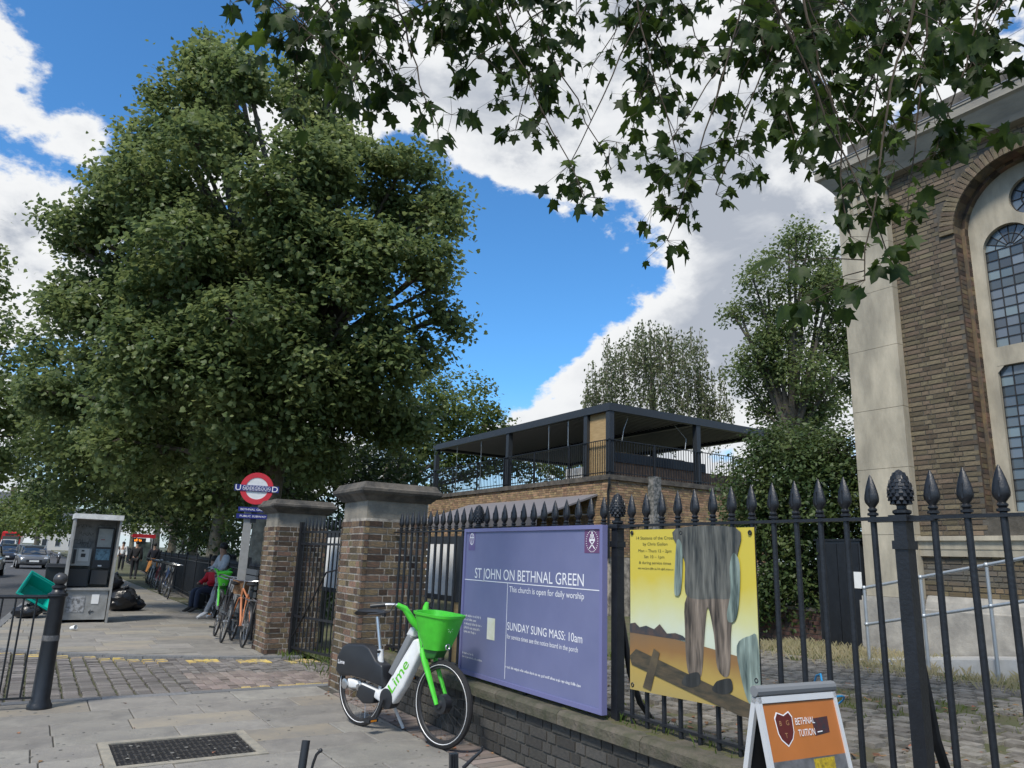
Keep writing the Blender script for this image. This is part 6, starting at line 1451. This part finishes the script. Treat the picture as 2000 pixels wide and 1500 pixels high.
# ================================================================== PEOPLE
def skin_mesh(name, verts, edges, radii, m, parent, levels=1):
    me = bpy.data.meshes.new(name); me.from_pydata([tuple(v) for v in verts], edges, []); o = bpy.data.objects.new(name, me); COL.objects.link(o)
    md = o.modifiers.new('skin', 'SKIN'); sv = me.skin_vertices[0].data
    for i, r in enumerate(radii): sv[i].radius = (r, r) if not isinstance(r, tuple) else r; sv[i].use_root = (i == 0)
    sb = o.modifiers.new('sub', 'SUBSURF'); sb.levels = levels; sb.render_levels = levels
    dg = bpy.context.evaluated_depsgraph_get(); m2 = bpy.data.meshes.new_from_object(o.evaluated_get(dg)); bpy.data.objects.remove(o)
    m2.materials.clear(); m2.materials.append(m); m2.polygons.foreach_set('use_smooth', [True] * len(m2.polygons)); m2.name = name
    return link(name, m2, parent)
def person(loc, rz, label, top, legs, shoes=(.03, .03, .03), J=None, h=1.0, skirt=None, sleeves=True, hood=None, group=None):
    o = empty('person', loc, label, 'person', group, rz); o.scale = (h, h, h)
    P = dict(pel=(0, 0, .95), waist=(0, 0, 1.1), chest=(.01, 0, 1.30), neck=(0, 0, 1.47), head=(.02, 0, 1.60), crown=(.02, 0, 1.70),
             shl=(0, .17, 1.40), ell=(-.02, .23, 1.13), wrl=(.07, .24, .90), hal=(.10, .24, .82), shr=(0, -.17, 1.40), elr=(-.02, -.23, 1.13), wrr=(.07, -.24, .90), har=(.10, -.24, .82),
             hil=(0, .09, .90), knl=(.06, .10, .50), anl=(.0, .10, .09), tol=(.16, .11, .03), hir=(0, -.09, .90), knr=(-.02, -.10, .50), anr=(-.14, -.10, .10), tor=(.0, -.11, .03))
    if J: P.update(J)
    V = {k: Vector(v) for k, v in P.items()}
    order = ['pel', 'waist', 'chest', 'neck', 'head', 'crown', 'shl', 'ell', 'wrl', 'hal', 'shr', 'elr', 'wrr', 'har', 'hil', 'knl', 'anl', 'tol', 'hir', 'knr', 'anr', 'tor']; ix = {k: i for i, k in enumerate(order)}
    E_ = [('pel', 'waist'), ('waist', 'chest'), ('chest', 'neck'), ('neck', 'head'), ('head', 'crown'), ('chest', 'shl'), ('shl', 'ell'), ('ell', 'wrl'), ('wrl', 'hal'), ('chest', 'shr'), ('shr', 'elr'), ('elr', 'wrr'), ('wrr', 'har'), ('pel', 'hil'), ('hil', 'knl'), ('knl', 'anl'), ('anl', 'tol'), ('pel', 'hir'), ('hir', 'knr'), ('knr', 'anr'), ('anr', 'tor')]
    rad = dict(pel=(.13, .10), waist=(.12, .09), chest=(.15, .10), neck=.052, head=(.075, .09), crown=(.06, .07), shl=.06, ell=.042, wrl=.03, hal=.034, shr=.06, elr=.042, wrr=.03, har=.034, hil=.085, knl=.058, anl=.038, tol=.032, hir=.085, knr=.058, anr=.038, tor=.032)
    skin_mesh('body', [V[k] for k in order], [(ix[a], ix[b]) for a, b in E_], [rad[k] for k in order], skin_m, o, 2)
    def part(name, keys, grow, m, extra=None):
        ii = {k: i for i, k in enumerate(keys)}; ed = [(ii[a], ii[b]) for a, b in E_ if a in ii and b in ii]
        rr = [tuple(q + grow for q in rad[k]) if isinstance(rad[k], tuple) else rad[k] + grow for k in keys]
        return skin_mesh(name, [V[k] for k in keys], ed, rr, m, o, 2)
    part('top', ['pel', 'waist', 'chest', 'shl', 'ell', 'shr', 'elr'] + (['wrl', 'wrr'] if sleeves else []), .028, cloth(*top))
    if skirt:
        b = MB(); b.lathe([(.13, 1.02), (.19, .85), (.25, .55), (.27, .40), (.25, .40), (.1, .9)], 16); b.build('skirt', cloth(*skirt), o, True)
    part('trousers', ['pel', 'hil', 'knl', 'anl', 'hir', 'knr', 'anr'], .016, cloth(*legs))
    sm_ = mat('shoe_%d' % int(shoes[0] * 100), shoes, .6)
    for a, t in (('anl', 'tol'), ('anr', 'tor')):
        d = V[t] - V[a]; e = V[t] + d.normalized() * .04; MB().tube([V[a] + Vector((-.04, 0, -.03)) if False else V[a] - d * .25, V[a].lerp(V[t], .5), e], [.05, .052, .035], 8, flat=.8).build('shoe', sm_, o, True)
    hd = V['head'].lerp(V['crown'], .55); MB().sphere(hd + Vector((-.012, 0, .018)), .098, 12, 8, (1, .9, 1.0)).build('hair', hair_m, o, True)
    return o
person((4.2, 39.5, 0), R_(75), 'man in black jacket and black trousers walking on the pavement', ('black', (.012, .012, .014)), ('blackt', (.012, .012, .015)))
person((4.85, 38.6, 0), R_(80), 'woman in dark top and long orange skirt walking on the pavement', ('navy', (.015, .016, .025)), ('blacks', (.012, .012, .012)), skirt=('ochre', (.42, .17, .04)), h=.96)
person((4.85, 53, 0), R_(-95), 'distant walker in white shirt and dark trousers', ('white', (.65, .65, .65)), ('darkt', (.02, .02, .025)))
person((5.25, 57, 0), R_(90), 'distant walker in dark coat beyond the shelter', ('coat', (.02, .02, .024)), ('darkt2', (.025, .025, .03)))
# person astride the second hire bicycle
pa = person((3.80, 18.15, 0), R_(195), 'person in light grey top with black backpack sitting astride the hire bicycle', ('greytop', (.42, .44, .46)), ('greyt', (.30, .31, .33)), (.7, .7, .7),
       J=dict(pel=(0, 0, .86), waist=(.02, 0, 1.0), chest=(.05, 0, 1.2), neck=(.07, 0, 1.37), head=(.10, 0, 1.49), crown=(.10, 0, 1.59), shl=(.05, .17, 1.31), ell=(.14, .22, 1.08), wrl=(.34, .16, 1.02), hal=(.41, .14, 1.02), shr=(.05, -.17, 1.31), elr=(.14, -.22, 1.08), wrr=(.34, -.16, 1.02), har=(.41, -.14, 1.02),
              hil=(0, .10, .83), knl=(.24, .16, .50), anl=(.42, .16, .12), tol=(.56, .17, .05), hir=(0, -.10, .83), knr=(.12, -.17, .46), anr=(.02, -.18, .10), tor=(.17, -.19, .03)))
bk = empty('backpack', (3.93, 18.19, .95), 'black backpack worn by the person on the hire bicycle', 'backpack', None, R_(195)); q = MB().box((0, 0, .22), (.17, .3, .44), None, 0, .85).build('pack_body', mat('black_nylon', (.012, .012, .014), .6), bk); q.modifiers.new('b', 'BEVEL').width = .04
MB().box((-.10, 0, .14), (.06, .24, .22)).build('front_pocket', MATS['black_nylon'], bk)
for s in (-1, 1): MB().tube([(.08, s * .1, .40), (.17, s * .12, .46), (.24, s * .12, .34), (.2, s * .12, .1), (.08, s * .12, .04)], .016, 6).build('strap', MATS['black_nylon'], bk, True)
SEAT = dict(pel=(0, 0, .52), waist=(-.02, 0, .68), chest=(0, 0, .88), neck=(.02, 0, 1.05), head=(.05, 0, 1.18), crown=(.05, 0, 1.28), shl=(0, .17, .98), ell=(.08, .24, .74), wrl=(.28, .16, .66), hal=(.35, .13, .66), shr=(0, -.17, .98), elr=(.08, -.24, .74), wrr=(.28, -.16, .66), har=(.35, -.13, .66), hil=(.02, .09, .50), knl=(.44, .11, .50), anl=(.46, .11, .09), tol=(.60, .12, .03), hir=(.02, -.09, .50), knr=(.44, -.11, .50), anr=(.46, -.11, .09), tor=(.60, -.12, .03))
person((3.95, 20.0, 0), R_(200), 'person in bright red top sitting on a bench behind the hire bicycle', ('redtop', (.55, .015, .03)), ('jeans', (.03, .04, .07)), J=SEAT)
person((4.55, 18.6, 0), R_(100), 'person in blue jacket sitting beyond the park railings', ('bluej', (.05, .10, .22)), ('jeans', (.03, .04, .07)), J=SEAT, h=1.08)
for (x, y, rz, lab) in ((3.95, 20.2, 200, 'plain dark bench under the person in red'), (4.55, 18.4, 100, 'plain dark bench under the person in blue')):
    o = empty('park_bench', (x, y, 0), lab, 'bench', None, R_(rz + 90)); 
    for k in range(3): MB().b2((-.7, -.2 + k * .14, .40), (.7, -.08 + k * .14, .43)).build('slat', MATS['bench_grey'], o)
    for s in (-1, 1): MB().b2((s * .6 - .03, -.2, 0), (s * .6 + .03, .2, .40)).build('leg', black_iron, o)

# ================================================================== VEHICLES
def car(loc, rz, color, label, van=False, group='cars on the road'):
    o = empty('car', loc, label, 'car', group, rz); pm = mat('paint_' + color[0], color[1], .3, .3, coat=.6); gl = mat('car_glass', (.02, .025, .03), .06, spec=.9)
    hw = .88; H = 1.9 if van else 1.45
    def loft(secs, name, m):
        b = MB(); n = 10; vs = []; fs = []
        for (x, w, z0, z1) in secs:
            zc, hz = (z0 + z1) / 2, (z1 - z0) / 2
            for k in range(n):
                a = 2 * math.pi * (k + .5) / n; c, s = math.cos(a), math.sin(a); q = .35
                vs.append((x, w * math.copysign(abs(c) ** q, c), zc + hz * math.copysign(abs(s) ** q, s)))
        for i in range(len(secs) - 1):
            for k in range(n): fs.append((i * n + k, i * n + (k + 1) % n, (i + 1) * n + (k + 1) % n, (i + 1) * n + k))
        fs += [tuple(range(n)), tuple(range((len(secs) - 1) * n, len(secs) * n))]; return b.add(vs, fs).build(name, m, o, True)
    loft([(-2.15, .72, .38, .78), (-2.0, .84, .24, .92), (-1.3, hw, .2, .96), (0, hw, .2, .96), (1.1, hw, .2, .92), (1.8, .84, .22, .82), (2.05, .74, .28, .70), (2.12, .6, .34, .62)], 'body', pm)
    loft([(-1.95 if van else -1.75, .68, .85, 1.0), (-1.9 if van else -1.2, .66, .85, H - .04), (-.4, .66, .85, H), (.35, .64, .85, H - .05), (1.15, .70, .85, .93)], 'cabin', gl)
    loft([(-1.85 if van else -1.1, .58, H - .07, H), (-.4, .60, H - .06, H + .025), (.36, .56, H - .10, H - .02)], 'roof', pm)
    for s in (-1, 1):
        for x in (-1.3, 1.3):
            w = MB().lathe([(.2, -.1), (.31, -.1), (.32, -.06), (.32, .06), (.31, .1), (.2, .1)], 20, (x, s * .80, .32), axis='y').build('wheel', tyre_m, o, True)
            MB().lathe([(.02, -.105), (.19, -.108), (.19, .108), (.02, .105)], 14, (x, s * .80, .32), axis='y').build('rim', alu, w, True)
        MB().sphere((1.98, s * .62, .66), .13, 10, 6, (.7, 1.2, .55)).build('headlight', mat('lamp_glass', (.6, .62, .65), .1, .2), o, True)
        MB().box((.75, s * .95, .98), (.1, .16, .11)).build('mirror', pm, o)
        MB().b2((-2.13, s * .62 - .1, .7), (-2.05, s * .62 + .1, .82)).build('tail_light', mat('tail_red', (.3, .01, .01), .2), o)
        MB().tube([(.35, s * .64, H - .06), (1.13, s * .72, .94)], .035, 6).build('pillar', pm, o, True); MB().tube([(-.45, s * .685, H - .03), (-.45, s * .80, .93)], .035, 6).build('pillar', pm, o, True)
    MB().b2((2.06, -.42, .42), (2.125, .42, .58)).build('grille', black_plastic, o); MB().b2((2.125, -.26, .44), (2.14, .26, .55)).build('number_plate', paper, o)
    return o
fw = -math.pi / 2 - .06
car((.15, 58.5, -.12), fw + .12, ('grey', (.11, .115, .12)), 'dark grey car driving towards the kiosk on the road')
car((-1.95, 43.8, -.12), fw, ('black', (.015, .015, .017)), 'black car at the edge of the road nearest the guard rail')
car((-1.5, 74, -.12), fw, ('navy', (.02, .025, .035)), 'dark car driving behind the grey car')
car((-2.2, 100, -.12), fw, ('white', (.7, .7, .7)), 'white van further back on the road below the red bus', van=True)
car((-.5, 90, -.12), fw, ('silver', (.45, .46, .48)), 'silver car far back behind the dark car')
bu = empty('bus', (-2.9, 140, -.12), 'red bus far down the road', 'bus', None, fw)
MB().b2((-5, -1.25, .35), (0, 1.25, 3.05)).build('body', mat('bus_red', (.5, .015, .02), .3), bu); MB().box((-2.5, 0, 3.12), (4.9, 2.4, .16), None, 0, .93).build('roof', MATS['bus_red'], bu)
MB().b2((0, -1.1, 1.2), (.03, 1.1, 2.5)).build('windscreen', MATS['car_glass'], bu); MB().b2((0.0, -.8, 2.6), (.03, .8, 2.9)).build('destination_blind', kd, bu)
for s in (-1, 1):
    MB().b2((-4.8, s * 1.26 - .015, 1.3), (-.5, s * 1.26 + .015, 2.4)).build('side_window', MATS['car_glass'], bu); MB().sphere((.0, s * .95, .75), .14, 8, 6, (.4, 1, 1)).build('headlight', MATS['lamp_glass'], bu)
    for x in (-1.2, -4): MB().lathe([(.45, -.13), (.45, .13)], 16, (x, s * 1.1, .45), axis='y').build('wheel', tyre_m, bu)
mo = empty('motorbike', (1.95, 70, -.12), 'black parked motorbike at the kerb beyond the kiosk', 'motorbike', None, fw)
for x in (-.65, .65): MB().torus((x, 0, .31), .25, .065, None, 20, 8).build('wheel', tyre_m, mo, True)
MB().sphere((.05, 0, .62), .3, 12, 8, (1.5, .55, .7)).build('body', black_plastic, mo, True); MB().sphere((-.4, 0, .78), .2, 10, 6, (1.6, .7, .4)).build('saddle', black_plastic, mo, True)
MB().tube([(.65, 0, .31), (.42, 0, .95)], .04, 8).build('fork', steel, mo, True); MB().tube([(.36, -.36, 1.02), (.42, 0, .97), (.36, .36, 1.02)], .018, 6).build('handlebar', steel, mo, True); MB().sphere((.55, 0, .86), .1, 10, 6).build('headlight', MATS['lamp_glass'], mo, True)
# far buildings closing the street
def terrace(name, loc, rz, w, d, h, m, label, storeys, bays, roofm):
    o = empty(name, loc, label, 'building', None, rz); MB().b2((-w / 2, 0, -.2), (w / 2, d, h)).build('wall', m, o)
    MB().prism([(-.3, h), (d / 2, h + d * .28), (d + .3, h)], -w / 2 - .2, w / 2 + .2, lambda u, v, q: (q, u, v)).build('roof', roofm, o)
    for s in (-1, 1): MB().b2((s * w * .38 - .5, d * .4, h), (s * w * .38 + .5, d * .6, h + d * .28 + 1.2)).build('chimney', dark_brick, o)
    wg = mat('far_glass', (.05, .06, .07), .1)
    for f in range(storeys):
        for b_i in range(bays):
            x = -w / 2 + w * (b_i + .5) / bays; z = .9 + f * h / storeys
            wn = MB().b2((x - .55, -.06, z), (x + .55, .02, z + 1.6)).build('window', white_plastic, o); MB().b2((x - .47, -.075, z + .08), (x + .47, -.062, z + 1.52)).build('pane', wg, wn)
    return o
slate = mat('slate', (.07, .075, .085), .7); wr = mat('white_render', (.62, .61, .57), .8, var=.06)
terrace('corner_building', (9, 205, 0), 0, 16, 9, 7.5, wr, 'white rendered building at the far bend of the road', 2, 6, slate)
terrace('terraced_house', (-9, 190, 0), R_(8), 12, 9, 9.5, stock_brick, 'brown brick house with chimneys at the far left of the road', 3, 4, slate)
terrace('terraced_house', (-17, 120, 0), R_(75), 24, 9, 8.5, stock_brick, 'long brick terrace across the road behind the street tree', 3, 8, slate)
terrace('shop_building', (-20, 70, 0), R_(82), 26, 9, 8, wr, 'pale terrace with slate roof across the road', 3, 9, slate)
